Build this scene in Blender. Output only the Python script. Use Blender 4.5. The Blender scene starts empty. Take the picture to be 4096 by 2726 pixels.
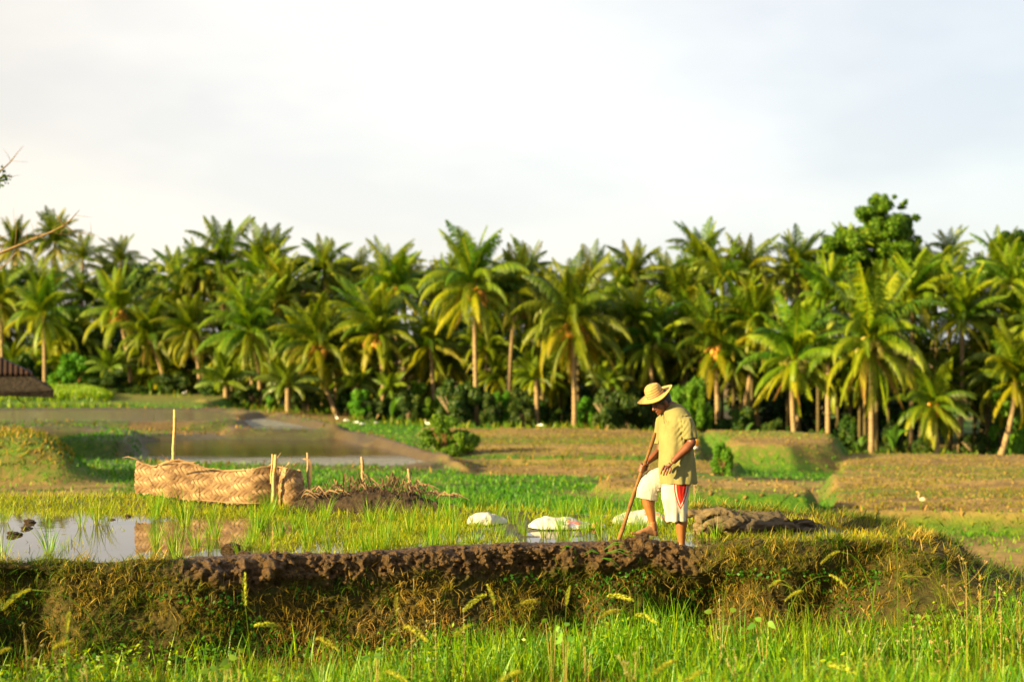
import bpy, bmesh, math, random
import numpy as np
from mathutils import Vector, Matrix, Quaternion
random.seed(7)
rng = np.random.default_rng(11)
scene = bpy.context.scene
COL = scene.collection
F = 1422.0            # focal length in photo pixels at 1024 wide (50 mm lens)
CAMZ = 2.05           # eye height above the paddy the man stands in

def sl(px, Y):        # x of a photo column at distance Y
    return (px - 512.0) / F * Y
def at(px, row, Y):
    return Vector((sl(px, Y), Y, CAMZ - (row - 340.5) / F * Y))
def on(px, row, z):   # point of a level surface z seen at that column and row
    Y = (CAMZ - z) * F / (row - 340.5)
    return Vector((sl(px, Y), Y, z))

# ------------------------------------------------------------------ records
def tag(o, label=None, cat=None, group=None, kind=None):
    if label: o['label'] = label
    if cat: o['category'] = cat
    if group: o['group'] = group
    if kind: o['kind'] = kind
    return o
def empty(name, loc, label, cat, group=None, rz=0.0):
    o = bpy.data.objects.new(name, None)
    o.empty_display_size = 0.2
    COL.objects.link(o)
    o.location = loc
    o.rotation_euler = (0, 0, rz)
    return tag(o, label, cat, group)
def link(name, me, parent=None):
    o = bpy.data.objects.new(name, me)
    COL.objects.link(o)
    if parent is not None: o.parent = parent
    return o
def copy_tree(o):
    c = o.copy(); COL.objects.link(c)
    for ch in list(o.children):
        d = ch.copy(); COL.objects.link(d); d.parent = c
        for g in list(ch.children):
            e = g.copy(); COL.objects.link(e); e.parent = d
    return c

# ------------------------------------------------------------------ noise
class VN:
    def __init__(s, seed):
        s.t = np.random.default_rng(seed).random((64, 64, 64)).astype(np.float32)
    def n3(s, x, y, z):
        xi = np.floor(x).astype(int); yi = np.floor(y).astype(int); zi = np.floor(z).astype(int)
        fx = x - xi; fy = y - yi; fz = z - zi
        fx = fx*fx*(3-2*fx); fy = fy*fy*(3-2*fy); fz = fz*fz*(3-2*fz)
        t = s.t
        def g(a, b, c): return t[(xi+a) & 63, (yi+b) & 63, (zi+c) & 63]
        x00 = g(0,0,0)*(1-fx)+g(1,0,0)*fx; x10 = g(0,1,0)*(1-fx)+g(1,1,0)*fx
        x01 = g(0,0,1)*(1-fx)+g(1,0,1)*fx; x11 = g(0,1,1)*(1-fx)+g(1,1,1)*fx
        return (x00*(1-fy)+x10*fy)*(1-fz)+(x01*(1-fy)+x11*fy)*fz
    def n2(s, x, y): return s.n3(x, y, np.zeros_like(x)+.37)
vn = VN(3)
def fbm2(x, y, sc, oc=4, off=0.0):
    r = 0; a = 1; t = 0
    for k in range(oc):
        r = r + a*vn.n2(x*sc+off+17*k, y*sc+off*1.7+5*k); t += a; a *= .5; sc *= 2.03
    return r/t
def fbm3(p, sc, oc=4, off=0.0):
    r = 0; a = 1; t = 0
    for k in range(oc):
        r = r + a*vn.n3(p[:,0]*sc+off+17*k, p[:,1]*sc+off*1.3+3*k, p[:,2]*sc+7.7*k+off); t += a; a *= .5; sc *= 2.03
    return r/t
def sstep(a, b, x):
    t = np.clip((x-a)/(b-a), 0, 1); return t*t*(3-2*t)

# ------------------------------------------------------------------ meshes
def qmesh(name, V, Q, mats, midx=None, attrs=None, smooth=True):
    """a mesh of quads straight from arrays"""
    V = np.asarray(V, np.float32); Q = np.asarray(Q, np.int32)
    me = bpy.data.meshes.new(name)
    me.vertices.add(len(V)); me.vertices.foreach_set('co', V.ravel())
    me.loops.add(Q.size); me.loops.foreach_set('vertex_index', Q.ravel())
    me.polygons.add(len(Q))
    me.polygons.foreach_set('loop_start', np.arange(0, Q.size, 4, dtype=np.int32))
    me.polygons.foreach_set('loop_total', np.full(len(Q), 4, np.int32))
    if midx is not None: me.polygons.foreach_set('material_index', np.asarray(midx, np.int32))
    me.polygons.foreach_set('use_smooth', np.full(len(Q), smooth, bool))
    for m in (mats if isinstance(mats, (list, tuple)) else [mats]): me.materials.append(m)
    for k, a in (attrs or {}).items():
        at_ = me.attributes.new(k, 'FLOAT', 'POINT'); at_.data.foreach_set('value', np.asarray(a, np.float32))
    me.update(calc_edges=True)
    return me
def grid_quads(nr, nc, wrap=False):
    r = np.arange(nr-1)[:, None]; c = np.arange(nc if wrap else nc-1)[None, :]
    c2 = (c+1) % nc
    return np.stack([r*nc+c, r*nc+c2, (r+1)*nc+c2, (r+1)*nc+c], -1).reshape(-1, 4)

class MB:
    """gathers pieces of one part"""
    def __init__(s): s.V = []; s.Q = []; s.M = []; s.T = []; s.n = 0
    def add(s, V, Q, m=0, t=0.5):
        V = np.asarray(V, float); Q = np.asarray(Q, int)
        s.V.append(V); s.Q.append(Q+s.n); s.M.append(np.full(len(Q), m))
        s.T.append(np.full(len(V), t) if np.isscalar(t) else np.asarray(t, float)); s.n += len(V)
    def tube(s, pts, rad, n=8, m=0, t=0.5, cap=True):
        P = [Vector(p) for p in pts]
        if np.isscalar(rad): rad = [rad]*len(P)
        rings = []; prev = None
        for i, p in enumerate(P):
            d = (P[min(i+1, len(P)-1)]-P[max(i-1, 0)])
            if d.length < 1e-9: d = Vector((0, 0, 1))
            d.normalize()
            if prev is None:
                u = d.orthogonal().normalized()
            else:
                u = (prev - d*prev.dot(d)).normalized()
            prev = u; w = d.cross(u)
            a = np.arange(n)*2*math.pi/n
            rings.append(np.array([np.array(p)+rad[i]*(math.cos(k)*np.array(u)+math.sin(k)*np.array(w)) for k in a]))
        if cap:
            rings = [np.repeat(np.array(P[0])[None], n, 0)]+rings+[np.repeat(np.array(P[-1])[None], n, 0)]
        V = np.concatenate(rings); s.add(V, grid_quads(len(rings), n, True), m, t)
    def strip(s, pts, side, wid, m=0, t=0.5):
        P = np.array([list(p) for p in pts], float); side = np.array(side, float)
        if side.ndim == 1: side = np.repeat(side[None], len(P), 0)
        w = np.asarray(wid, float).reshape(-1, 1)*np.ones((len(P), 1))
        V = np.concatenate([P-side*w/2, P+side*w/2]); k = len(P); i = np.arange(k-1)
        s.add(V, np.stack([i, i+1, i+1+k, i+k], -1), m, t)
    def box(s, c, h, R=None, m=0, t=0.5):
        co = np.array([[x, y, z] for x in (-1, 1) for y in (-1, 1) for z in (-1, 1)], float)*np.array(h)
        if R is not None: co = co @ np.array(R).T
        s.add(co+np.array(c), [[0,1,3,2],[4,6,7,5],[0,4,5,1],[2,3,7,6],[0,2,6,4],[1,5,7,3]], m, t)
    def mesh(s, name, mats, smooth=True):
        return qmesh(name, np.concatenate(s.V), np.concatenate(s.Q), mats, np.concatenate(s.M), {'tint': np.concatenate(s.T)}, smooth)

def blades(P, H, W, lean, az, curve, nseg=3, tip=0.12):
    """many grass blades at once: P (n,3), H, W, lean (0 upright), az, curve"""
    n = len(P); s = np.linspace(0, 1, nseg+1)[None, :]
    ang = lean[:, None] + curve[:, None]*s
    st = H[:, None]/nseg
    dx = np.sin(ang); dz = np.cos(ang)
    hx = np.concatenate([np.zeros((n, 1)), np.cumsum((dx[:, :-1]+dx[:, 1:])/2*st, 1)], 1)
    hz = np.concatenate([np.zeros((n, 1)), np.cumsum((dz[:, :-1]+dz[:, 1:])/2*st, 1)], 1)
    ca = np.cos(az)[:, None]; sa = np.sin(az)[:, None]
    C = np.stack([P[:, 0:1]+hx*ca, P[:, 1:2]+hx*sa, P[:, 2:3]+hz], -1)
    tw = az + rng.uniform(-1.2, 1.2, n) + math.pi/2
    side = np.stack([np.cos(tw), np.sin(tw), np.zeros(n)], -1)[:, None, :]
    w = (W[:, None]*np.where(s < .4, .75+.6*s, 1-(s-.4)/.6*(1-tip)))[..., None]/2
    V = np.stack([C-side*w, C+side*w], 2).reshape(-1, 3)
    b = (np.arange(n)*(nseg+1)*2)[:, None]+np.arange(nseg)[None, :]*2
    Q = np.stack([b, b+1, b+3, b+2], -1).reshape(-1, 4)
    return V, Q
def blade_mesh(name, mat, P, H, W, lean, az, curve, tint, nseg=3):
    V, Q = blades(P, H, W, lean, az, curve, nseg)
    return qmesh(name, V, Q, mat, None, {'tint': np.repeat(tint, (nseg+1)*2), 'along': np.tile(np.repeat(np.linspace(0, 1, nseg+1), 2), len(P))})

# ------------------------------------------------------------------ materials
class NT:
    def __init__(s, name):
        s.mat = bpy.data.materials.new(name); s.mat.use_nodes = True
        s.nt = s.mat.node_tree; s.nt.nodes.clear()
        s.out = s.n('ShaderNodeOutputMaterial')
    def n(s, t, **kw):
        nd = s.nt.nodes.new(t)
        for k, v in kw.items():
            if k.startswith('_'): nd.inputs[k[1:].replace('_', ' ')].default_value = v
            else: setattr(nd, k, v)
        return nd
    def l(s, a, b): s.nt.links.new(a, b)
    def attr(s, name):
        return s.n('ShaderNodeAttribute', attribute_name=name).outputs['Fac']
    def noise(s, scale, detail=4, rough=.6, vec=None, dim='3D'):
        nd = s.n('ShaderNodeTexNoise'); nd.inputs['Scale'].default_value = scale
        nd.inputs['Detail'].default_value = detail; nd.inputs['Roughness'].default_value = rough
        if vec is None:
            vec = s.n('ShaderNodeTexCoord').outputs['Object']
        s.l(vec, nd.inputs['Vector'])
        return nd.outputs['Fac']
    def ramp(s, fac, stops):
        r = s.n('ShaderNodeValToRGB'); e = r.color_ramp.elements
        while len(e) > 1: e.remove(e[-1])
        for i, (p, c) in enumerate(stops):
            el = e[0] if i == 0 else e.new(p)
            el.position = p; el.color = (c if len(c) == 4 else (*c, 1)) if not np.isscalar(c) else (c, c, c, 1)
        s.l(fac, r.inputs[0]); return r.outputs['Color']
    def mix(s, f, a, b, mode='MIX'):
        m = s.n('ShaderNodeMix', data_type='RGBA', blend_type=mode)
        for sock, v in ((m.inputs[0], f), (m.inputs[6], a), (m.inputs[7], b)):
            if hasattr(v, 'is_output') or isinstance(v, bpy.types.NodeSocket): s.l(v, sock)
            elif np.isscalar(v): sock.default_value = v
            else: sock.default_value = (*v, 1)
        return m.outputs[2]
    def math(s, op, a, b=0.0, clamp=False):
        m = s.n('ShaderNodeMath', operation=op, use_clamp=clamp)
        for sock, v in ((m.inputs[0], a), (m.inputs[1], b)):
            if isinstance(v, bpy.types.NodeSocket): s.l(v, sock)
            else: sock.default_value = v
        return m.outputs[0]
    def bump(s, h, strength=.5, dist=.02):
        b = s.n('ShaderNodeBump'); b.inputs['Strength'].default_value = strength; b.inputs['Distance'].default_value = dist
        s.l(h, b.inputs['Height']); return b.outputs['Normal']
    def bsdf(s, col, rough=.7, nor=None, spec=.3, **kw):
        p = s.n('ShaderNodeBsdfPrincipled')
        for sock, v in (('Base Color', col), ('Roughness', rough)):
            if isinstance(v, bpy.types.NodeSocket): s.l(v, p.inputs[sock])
            else: p.inputs[sock].default_value = (*v, 1) if not np.isscalar(v) else v
        p.inputs['Specular IOR Level'].default_value = spec
        if nor is not None: s.l(nor, p.inputs['Normal'])
        for k, v in kw.items(): p.inputs[k.replace('_', ' ')].default_value = v
        return p.outputs[0]
    def done(s, sh):
        s.l(sh, s.out.inputs['Surface']); return s.mat
def leafmat(name, stops, trans=.35, rough=.5, spec=.3, tcol=1.3, warm=(1.1, 1.0, .5), along=None):
    t = NT(name); c = t.ramp(t.attr('tint'), stops)
    if along is not None:
        c = t.mix(t.ramp(t.attr('along'), [(0, 1.0), (along[0], 0.0)]), c, along[1])
    oi = t.n('ShaderNodeObjectInfo')
    h = t.n('ShaderNodeHueSaturation'); t.l(c, h.inputs['Color'])
    t.l(t.math('ADD', t.math('MULTIPLY', oi.outputs['Random'], .03), .488), h.inputs['Hue'])
    t.l(t.math('ADD', t.math('MULTIPLY', oi.outputs['Random'], .35), .83), h.inputs['Value'])
    c = h.outputs[0]
    d = t.bsdf(c, rough, None, spec)
    tr = t.n('ShaderNodeBsdfTranslucent'); tc = t.mix(1.0, c, tuple(w*tcol for w in warm), 'MULTIPLY'); t.l(tc, tr.inputs['Color'])
    m = t.n('ShaderNodeMixShader'); m.inputs[0].default_value = trans
    t.l(d, m.inputs[1]); t.l(tr.outputs[0], m.inputs[2])
    return t.done(m.outputs[0])

M = {}
G1, G2 = (.05, .105, .012), (.14, .19, .012)
M['palm'] = leafmat('palm_leaf', [(0, (.008, .034, .003)), (.31, (.038, .098, .003)), (.62, (.170, .215, .004)), (1, (.38, .28, .008))], .36, .45, .3)
M['deadfrond'] = leafmat('dead_frond', [(0, (0.128, 0.060, 0.0180)), (1, (0.288, 0.152, 0.0360))], .25, .7, .1)
M['youngpalm'] = leafmat('young_palm_leaf', [(0, (0.056, 0.120, 0.0072)), (.6, (0.136, 0.200, 0.0096)), (1, (0.240, 0.216, 0.0120))], .38, .42, .45)
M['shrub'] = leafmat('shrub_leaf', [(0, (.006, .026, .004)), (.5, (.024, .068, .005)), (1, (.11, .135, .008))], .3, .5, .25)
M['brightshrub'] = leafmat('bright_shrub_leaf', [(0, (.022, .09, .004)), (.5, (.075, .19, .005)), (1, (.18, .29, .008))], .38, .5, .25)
M['treeleaf'] = leafmat('tree_leaf', [(0, (.022, .09, .004)), (.5, (.08, .21, .005)), (1, (.21, .34, .008))], .38, .5, .25)
M['banana'] = leafmat('banana_leaf', [(0, (0.032, 0.104, 0.0120)), (1, (0.104, 0.200, 0.0180))], .4, .35, .5)
M['rice'] = leafmat('rice_leaf', [(0, (.045, .17, .004)), (.5, (.13, .26, .004)), (.9, (.28, .33, .008)), (1, (.36, .27, .03))], .42, .45, .3, 1.3, (1.15, 1, .3), (.3, (.32, .30, .012)))
M['weed'] = leafmat('paddy_weed', [(0, (.12, .21, .004)), (.5, (.27, .33, .006)), (1, (.40, .26, .014))], .4, .5, .2)
M['grass'] = leafmat('grass_leaf', [(0, (.014, .07, .002)), (.3, (.060, .18, .002)), (.68, (.18, .29, .003)), (.92, (.33, .35, .006)), (1, (.36, .25, .03))], .4, .45, .3, 1.3, (1.15, 1, .3), (.3, (.24, .22, .012)))
M['bankgrass'] = leafmat('bank_grass', [(0, (.02, .065, .004)), (.35, (.08, .11, .004)), (.6, (.24, .16, .018)), (1, (.37, .225, .055))], .3, .6, .15)
M['fieldgrass'] = leafmat('field_grass', [(0, (.03, .10, .004)), (.5, (.10, .17, .005)), (1, (.25, .19, .015))], .35, .5, .2)
M['greengrass'] = leafmat('meadow_grass', [(0, (.018, .085, .004)), (.5, (.065, .165, .004)), (1, (.22, .25, .008))], .38, .5, .2)

def mk_trunk(name, a, b):
    t = NT(name); tc = t.n('ShaderNodeTexCoord').outputs['Object']
    mp = t.n('ShaderNodeMapping'); mp.inputs['Scale'].default_value = (1, 1, 6); t.l(tc, mp.inputs['Vector'])
    f = t.noise(3, 5, .65, mp.outputs[0]); c = t.ramp(f, [(.25, a), (.7, b)])
    return t.done(t.bsdf(c, .85, t.bump(f, .6, .04), .15))
M['trunk'] = mk_trunk('palm_trunk', (.12, .075, .04), (.33, .235, .125))
M['shadedtrunk'] = mk_trunk('palm_trunk_shaded', (.03, .028, .012), (.12, .09, .04))  # darker trunk for the back palms: grove shade put into the colour
M['bark'] = mk_trunk('bark', (.10, .07, .04), (.26, .19, .12))
M['twig'] = mk_trunk('twig', (.13, .085, .04), (.32, .21, .09))
M['pole'] = mk_trunk('pole_wood', (.075, .036, .013), (.22, .115, .038))
M['bamboo'] = mk_trunk('bamboo', (.34, .215, .075), (.52, .36, .15))
M['oldwood'] = mk_trunk('old_stake', (.20, .13, .07), (.38, .26, .14))
def plain(name, c, rough=.7, spec=.3, c2=None, sc=8.0, bump=.2, bd=.01):
    t = NT(name); f = t.noise(sc, 4)
    col = t.ramp(f, [(.3, c), (.7, c2 or c)])
    return t.done(t.bsdf(col, rough, t.bump(f, bump, bd), spec))
M['nut'] = plain('coconut', (.42, .17, .02), .5, .4, (.55, .28, .04))
M['nutgreen'] = plain('green_coconut', (.20, .20, .03), .5, .4, (.32, .26, .04))
# ------------------------------------------------------------------ terrain
def sdpoly(x, y, poly):
    """signed distance, positive inside"""
    P = np.array([(p[0], p[1]) for p in poly]); d = np.full(x.shape, 1e9); ins = np.zeros(x.shape, bool)
    for i in range(len(P)):
        a = P[i]; b = P[(i+1) % len(P)]; e = b-a
        t = np.clip(((x-a[0])*e[0]+(y-a[1])*e[1])/max(e@e, 1e-9), 0, 1)
        d = np.minimum(d, np.hypot(x-a[0]-t*e[0], y-a[1]-t*e[1]))
        c = (a[1] > y) != (b[1] > y)
        ins ^= c & (x < (b[0]-a[0])*(y-a[1])/((b[1]-a[1]) if abs(b[1]-a[1]) > 1e-12 else 1e-12)+a[0])
    return np.where(ins, d, -d)
def dline(x, y, L):
    d = np.full(x.shape, 1e9)
    for a, b in zip(L[:-1], L[1:]):
        a = np.array(a[:2]); b = np.array(b[:2]); e = b-a
        t = np.clip(((x-a[0])*e[0]+(y-a[1])*e[1])/max(e@e, 1e-9), 0, 1)
        d = np.minimum(d, np.hypot(x-a[0]-t*e[0], y-a[1]-t*e[1]))
    return d
def wp(pts, z): return [on(px, r, z) for px, r in pts]

# crest line of the mud bank round the man's paddy (front edge, left to right, then back along the far side)
FRONT = [(-16, 9.7), (-10, 11.2), (-6.5, 12.15), (-5.2, 12.35), (-4.3, 12.6), (-3.6, 12.7), (-2.6, 12.95), (-1.5, 13.25), (-.4, 13.55), (.8, 13.85), (1.7, 13.85),
         (2.6, 13.95), (3.4, 13.95), (3.95, 14.0)]
SIDE = [(3.95, 14.0), (4.2, 14.25), (4.25, 14.6), (4.0, 15.2), (3.6, 15.9), (3.0, 16.45), (2.0, 16.75), (.9, 16.9), (-1, 17.3), (-3, 18.0), (-7, 18.8), (-16, 19.5)]
PADDY = FRONT+SIDE[1:]

# (z, polygon of photo points, edge softness, green, tilled, pond?, rim)
TER = [
 # far left: bright rice terrace and dike under the trees
 (-1.2, wp([(-140, 404), (205, 404), (225, 398), (245, 393), (-140, 390)], -1.2), .5, .55, .3, 0, 0),
 (-.95, wp([(-140, 396.5), (100, 396.5), (108, 393.5), (92, 388), (-140, 388)], -.95), .4, 1.0, 0, 0, 0),
 (-1.40, wp([(-140, 409.5), (205, 409.5), (238, 413), (225, 421), (60, 422), (-140, 421.5)], -1.36), .5, .1, 0, 1, .05),
 (-1.56, wp([(-140, 430), (80, 430), (104, 432), (100, 438), (60, 440), (-140, 440)], -1.52), .4, .1, 0, 1, .05),
 (-1.60, wp([(243, 419.5), (262, 417.5), (318, 428), (310, 431), (258, 430)], -1.55), .4, .1, 0, 1, .1),
 (-1.84, wp([(142, 440), (200, 437.5), (345, 438.5), (385, 448), (428, 462), (398, 466), (300, 466), (180, 466), (150, 458)], -1.80), .4, .1, 0, 1, .06),
 (-1.22, wp([(52, 440), (130, 440), (140, 434), (112, 430), (60, 436)], -1.22), .5, .9, 0, 0, 0),
 (-.30, wp([(-140, 453), (58, 453), (62, 446), (54, 440), (-140, 436)], -.62), 1.3, .42, .8, 0, 0),
 # middle and right: tilled dry terraces
 (-1.75, wp([(446, 459), (700, 459), (700, 430), (420, 427)], -1.75), .25, .30, .9, 0, 0),
 (-1.92, wp([(470, 480), (600, 482), (705, 479), (740, 461), (446, 460)], -1.92), .25, .24, 1, 0, 0),
 (-1.50, wp([(735, 457), (790, 458), (838, 455), (842, 444), (700, 440)], -1.98), .8, .25, .7, 0, 0),
 (-1.28, wp([(600, 481.5), (660, 491), (700, 492), (808, 493.5), (815, 490), (765, 480), (708, 471.5), (640, 470)], -1.28), .35, .4, 1, 0, 0),
 (-2.15, wp([(842, 471.5), (1180, 474), (1180, 456), (845, 452)], -2.15), .25, .22, .9, 0, 0),
 (-1.75, wp([(835, 512), (1180, 516), (1180, 476), (830, 473.5)], -1.75), .3, .22, 1, 0, 0),
]
DIKES = [
 (wp([(-60, 423.5), (60, 424), (150, 423), (232, 421)], -1.30), .10, .30, .95),
 (wp([(-60, 408.5), (120, 408.5), (236, 410)], -1.28), .10, .35, .9),
 (wp([(138, 436.5), (200, 436), (330, 436.5)], -1.72), .10, .30, .9),
 (wp([(150, 467), (240, 468.5), (400, 468)], -1.72), .10, .3, .95),  # (line of photo points on level z, height, width, green)
 (wp([(330, 436), (370, 440), (400, 449), (430, 458), (452, 463), (466, 468)], -1.75), .22, .24, .1),
 (wp([(200, 408), (262, 413), (340, 431), (372, 439)], -1.55), .18, .26, .35),
 (wp([(600, 481), (640, 475), (708, 470.5), (765, 480), (806, 490)], -1.3), .10, .22, .15),
 (wp([(446, 459.5), (560, 459.5), (700, 460)], -1.8), .16, .2, .1),
 (wp([(842, 472), (1180, 475)], -2.0), .2, .25, .2),
 (wp([(835, 512.5), (1000, 515), (1180, 517)], -1.8), .04, .22, .25),
 (wp([(500, 427), (720, 428)], -2.1), .18, .3, .2),
 (wp([(846, 455), (1180, 459)], -3.0), .14, .3, .2),
]
def base_z(x, y):
    px = x/np.maximum(y, 1)*F+512
    t = sstep(120, 820, px)
    zl = np.interp(y, [16, 25, 32, 45, 70, 92, 120], [-1.1, -1.15, -1.25, -1.75, -1.55, -1.45, -2.2])
    zm = np.interp(y, [16, 30, 45, 60, 75, 120], [-1.35, -1.4, -1.9, -2.0, -2.5, -3.0])
    zr = np.interp(y, [13, 20, 30, 44, 70, 120], [-1.6, -1.75, -2.15, -2.3, -3.6, -4.0])
    tm = sstep(120, 480, px); tr = sstep(560, 860, px)
    return (zl*(1-tm)+zm*tm)*(1-tr)+zr*tr
def fore_z(x, y):
    z = np.interp(y, [-5, 0, 5, 8, 10.5, 12.3, 13.6, 15], [.42, .40, .0, -.36, -.60, -.74, -.80, -.95])
    return z - .07*sstep(1.5, .2, x) + .10*(fbm2(x, y, .7, 3)-.5)+.22*sstep(3.2, 5.0, x)
def ground_all(x, y):
    x = np.asarray(x, float); y = np.asarray(y, float)
    z = base_z(x, y); green = np.full(x.shape, .75); tilled = np.full(x.shape, .25); pmud = np.zeros(x.shape); px = x/np.maximum(y, 1)*F+512
    # the low lush meadow in the middle, the darker field on the right
    green = np.where(y < 37, .95, green); green = green-.55*sstep(.50, .60, fbm2(x, y, .16, 3, 5))*(y > 19)
    green = green - .5*sstep(760, 860, px)*sstep(34, 22, y)*1.0
    green = green*(1-.85*sstep(190, 90, px)*sstep(18, 22, y)*sstep(40, 30, y))
    green = np.where((px < 150) & (y > 18.5) & (y < 42), np.minimum(green, .38+.6*sstep(80, 150, px)), green)
    for tz, poly, s, g, ti, pond, rim in TER:
        d = sdpoly(x, y, poly) + .35*(fbm2(x, y, .9, 2, tz*9)-.5)
        w = sstep(-s, s*.6, d)
        if pond:
            z = np.maximum(z, np.where((d < .1) & (d > -2.4), tz+.13+.05*(fbm2(x, y, 1.7, 2)-.5)-1.2*sstep(.9, 2.4, -d), -99)); z = z*(1-w)+(tz-.04)*w; pmud = np.maximum(pmud, np.exp(-(d/1.9)**2)*(.2+1.1*fbm2(x, y, .9, 3)))
        else: z = z*(1-w)+tz*w
        green = green*(1-w)+g*w; tilled = tilled*(1-w)+ti*w
        if not pond:   # the steep faces between terraces are grown over
            e = np.exp(-((d+.1)/(s*.9))**2); green = np.maximum(green, e*.85*(.5+g)*(g > .2))
    dk = np.zeros(x.shape)
    for L, h, wd, g in DIKES:
        d = dline(x, y, L); w = np.exp(-(d/wd)**2)
        z = z+h*w*(.8+.4*fbm2(x, y, .6, 2)); green = green*(1-w)+g*w; tilled = tilled*(1-w)+.2*w; dk = np.maximum(dk, w)
    green = green+.30*tilled*np.sin(y*(2.6-.018*y)+2.5*fbm2(x, y, .12, 2, 8))*(y > 20)
    # foreground
    yb = np.interp(x, [-16, -4.3, .8, 3.95, 6, 9, 40], [9.4, 12.3, 13.55, 14.3, 13.9, 13.2, 12])
    wf = sstep(.35, -.35, y-yb); z = z*(1-wf)+fore_z(x, y)*wf; green = green*(1-wf)+.8*wf; tilled = tilled*(1-wf)
    # the man's paddy
    dp = sdpoly(x, y, PADDY); w = sstep(.12, .42, dp)
    wet = -.055+.085*(fbm2(x, y, 1.1, 3, 4)-.5)*2
    dry = sstep(-2.6, -.2, x+.5*(fbm2(x, y, .8, 2)-.5))
    far = sstep(16.3, 17.2, y + .2*(fbm2(x, y, 1.5, 2)-.5)*2 + .13*x)
    bed = wet*.5-.025 + .035*dry + .09*far
    bed = bed+.06*np.exp(-((dp-.2)/.35)**2)*(y > 15.5)
    bed = np.where((x > 2.8), bed+.05, bed)-.05*np.exp(-((x-2.2)/.6)**2-((y-14.5)/.4)**2)
    z = z*(1-w)+bed*w
    green = green*(1-w)+np.clip(.25+.35*dry+.3*far, 0, 1)*w; tilled = tilled*(1-w)
    mud = np.maximum(w*(1-far*.6), np.clip(1.3*pmud, 0, 1)*(1-w))
    z = z+tilled*.11*(fbm2(x, y*1.6, 1.3, 4, 2)-.5)*2*sstep(16, 22, y)+.03*(fbm2(x, y, 2.5, 2)-.5)
    ground_all.dk = dk*(1-mud); ground_all.pm = pmud
    return z, green, tilled, mud
def gz(x, y):
    return float(ground_all(np.array([x]), np.array([y]))[0][0])

Ys = [-6.0]
while Ys[-1] < 150:
    y = Ys[-1]; Ys.append(y+(.5 if y < 4 else .09 if y < 9 else .05 if y < 19 else y*.0058-.06))
Ys = np.array(Ys)
core = np.linspace(-.56, .56, 560); st = core[1]-core[0]; side = []
t0 = .56; s0 = st
while t0 < 5: s0 *= 1.13; t0 += s0; side.append(t0)
side = np.array(side); T = np.concatenate([-side[::-1], core, side])
YY = np.repeat(Ys[:, None], len(T), 1); XX = T[None, :]*np.maximum(YY, 6)
Z, GR, TI, MU = ground_all(XX.ravel(), YY.ravel()); DK = ground_all.dk

def mk_ground():
    t = NT('field_soil'); tc = t.n('ShaderNodeTexCoord').outputs['Object']
    mpn = t.n('ShaderNodeMapping'); mpn.inputs['Scale'].default_value = (.35, 1, 1); t.l(tc, mpn.inputs['Vector'])
    n1 = t.noise(.8, 6, .7, mpn.outputs[0]); n2 = t.noise(5, 5, .7, tc); n3 = t.noise(28, 3, .6, tc)
    soil = t.ramp(n1, [(.3, (.085, .055, .018)), (.5, (.19, .125, .038)), (.72, (.31, .21, .065))])
    soil = t.mix(t.ramp(n2, [(.4, 0), (.7, .55)]), soil, (.09, .055, .032))
    gr = t.ramp(n2, [(.3, (.014, .06, .003)), (.55, (.045, .11, .004)), (.75, (.15, .165, .006))])
    g = t.attr('green')
    f = t.math('ADD', g, t.math('MULTIPLY', t.math('SUBTRACT', t.math('ADD', n2, n1), 1.0), 1.3))
    f = t.ramp(f, [(.25, 0), (.7, 1)])
    c = t.mix(f, soil, gr)
    c = t.mix(t.math('MULTIPLY', t.attr('dike'), t.ramp(n2, [(.35, .5), (.6, 1)])), c, t.ramp(n1, [(.3, (.09, .085, .014)), (.6, (.23, .165, .04))]))
    mud = t.ramp(n2, [(.3, (.022, .015, .007)), (.7, (.07, .046, .02))])
    c = t.mix(t.math('MULTIPLY', t.attr('mud'), .85), c, mud)
    h = t.math('ADD', n2, t.math('MULTIPLY', n3, .4))
    rough = t.math('SUBTRACT', .95, t.math('MULTIPLY', t.attr('mud'), .5))
    return t.done(t.bsdf(c, rough, t.bump(h, .9, .07), .25))
M['ground'] = mk_ground()
g = link('ground', qmesh('ground', np.stack([XX.ravel(), YY.ravel(), Z], -1), grid_quads(len(Ys), len(T)), M['ground'], None, {'green': GR, 'tilled': TI, 'mud': MU, 'dike': DK}))
tag(g, kind='structure')
def plane_mesh(name, poly, z, mat):
    bm = bmesh.new(); bm.faces.new([bm.verts.new((p[0], p[1], z)) for p in poly]); bmesh.ops.triangulate(bm, faces=bm.faces)
    bmesh.ops.recalc_face_normals(bm, faces=bm.faces)
    me = bpy.data.meshes.new(name); bm.to_mesh(me); bm.free(); me.materials.append(mat)
    if me.polygons[0].normal.z < 0: me.flip_normals()
    return me
far = link('distant_ground', plane_mesh('distant_ground', [(-3000, -600), (3000, -600), (3000, 4000), (-3000, 4000)], -4.6, M['ground']))
tag(far, kind='structure')

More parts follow.
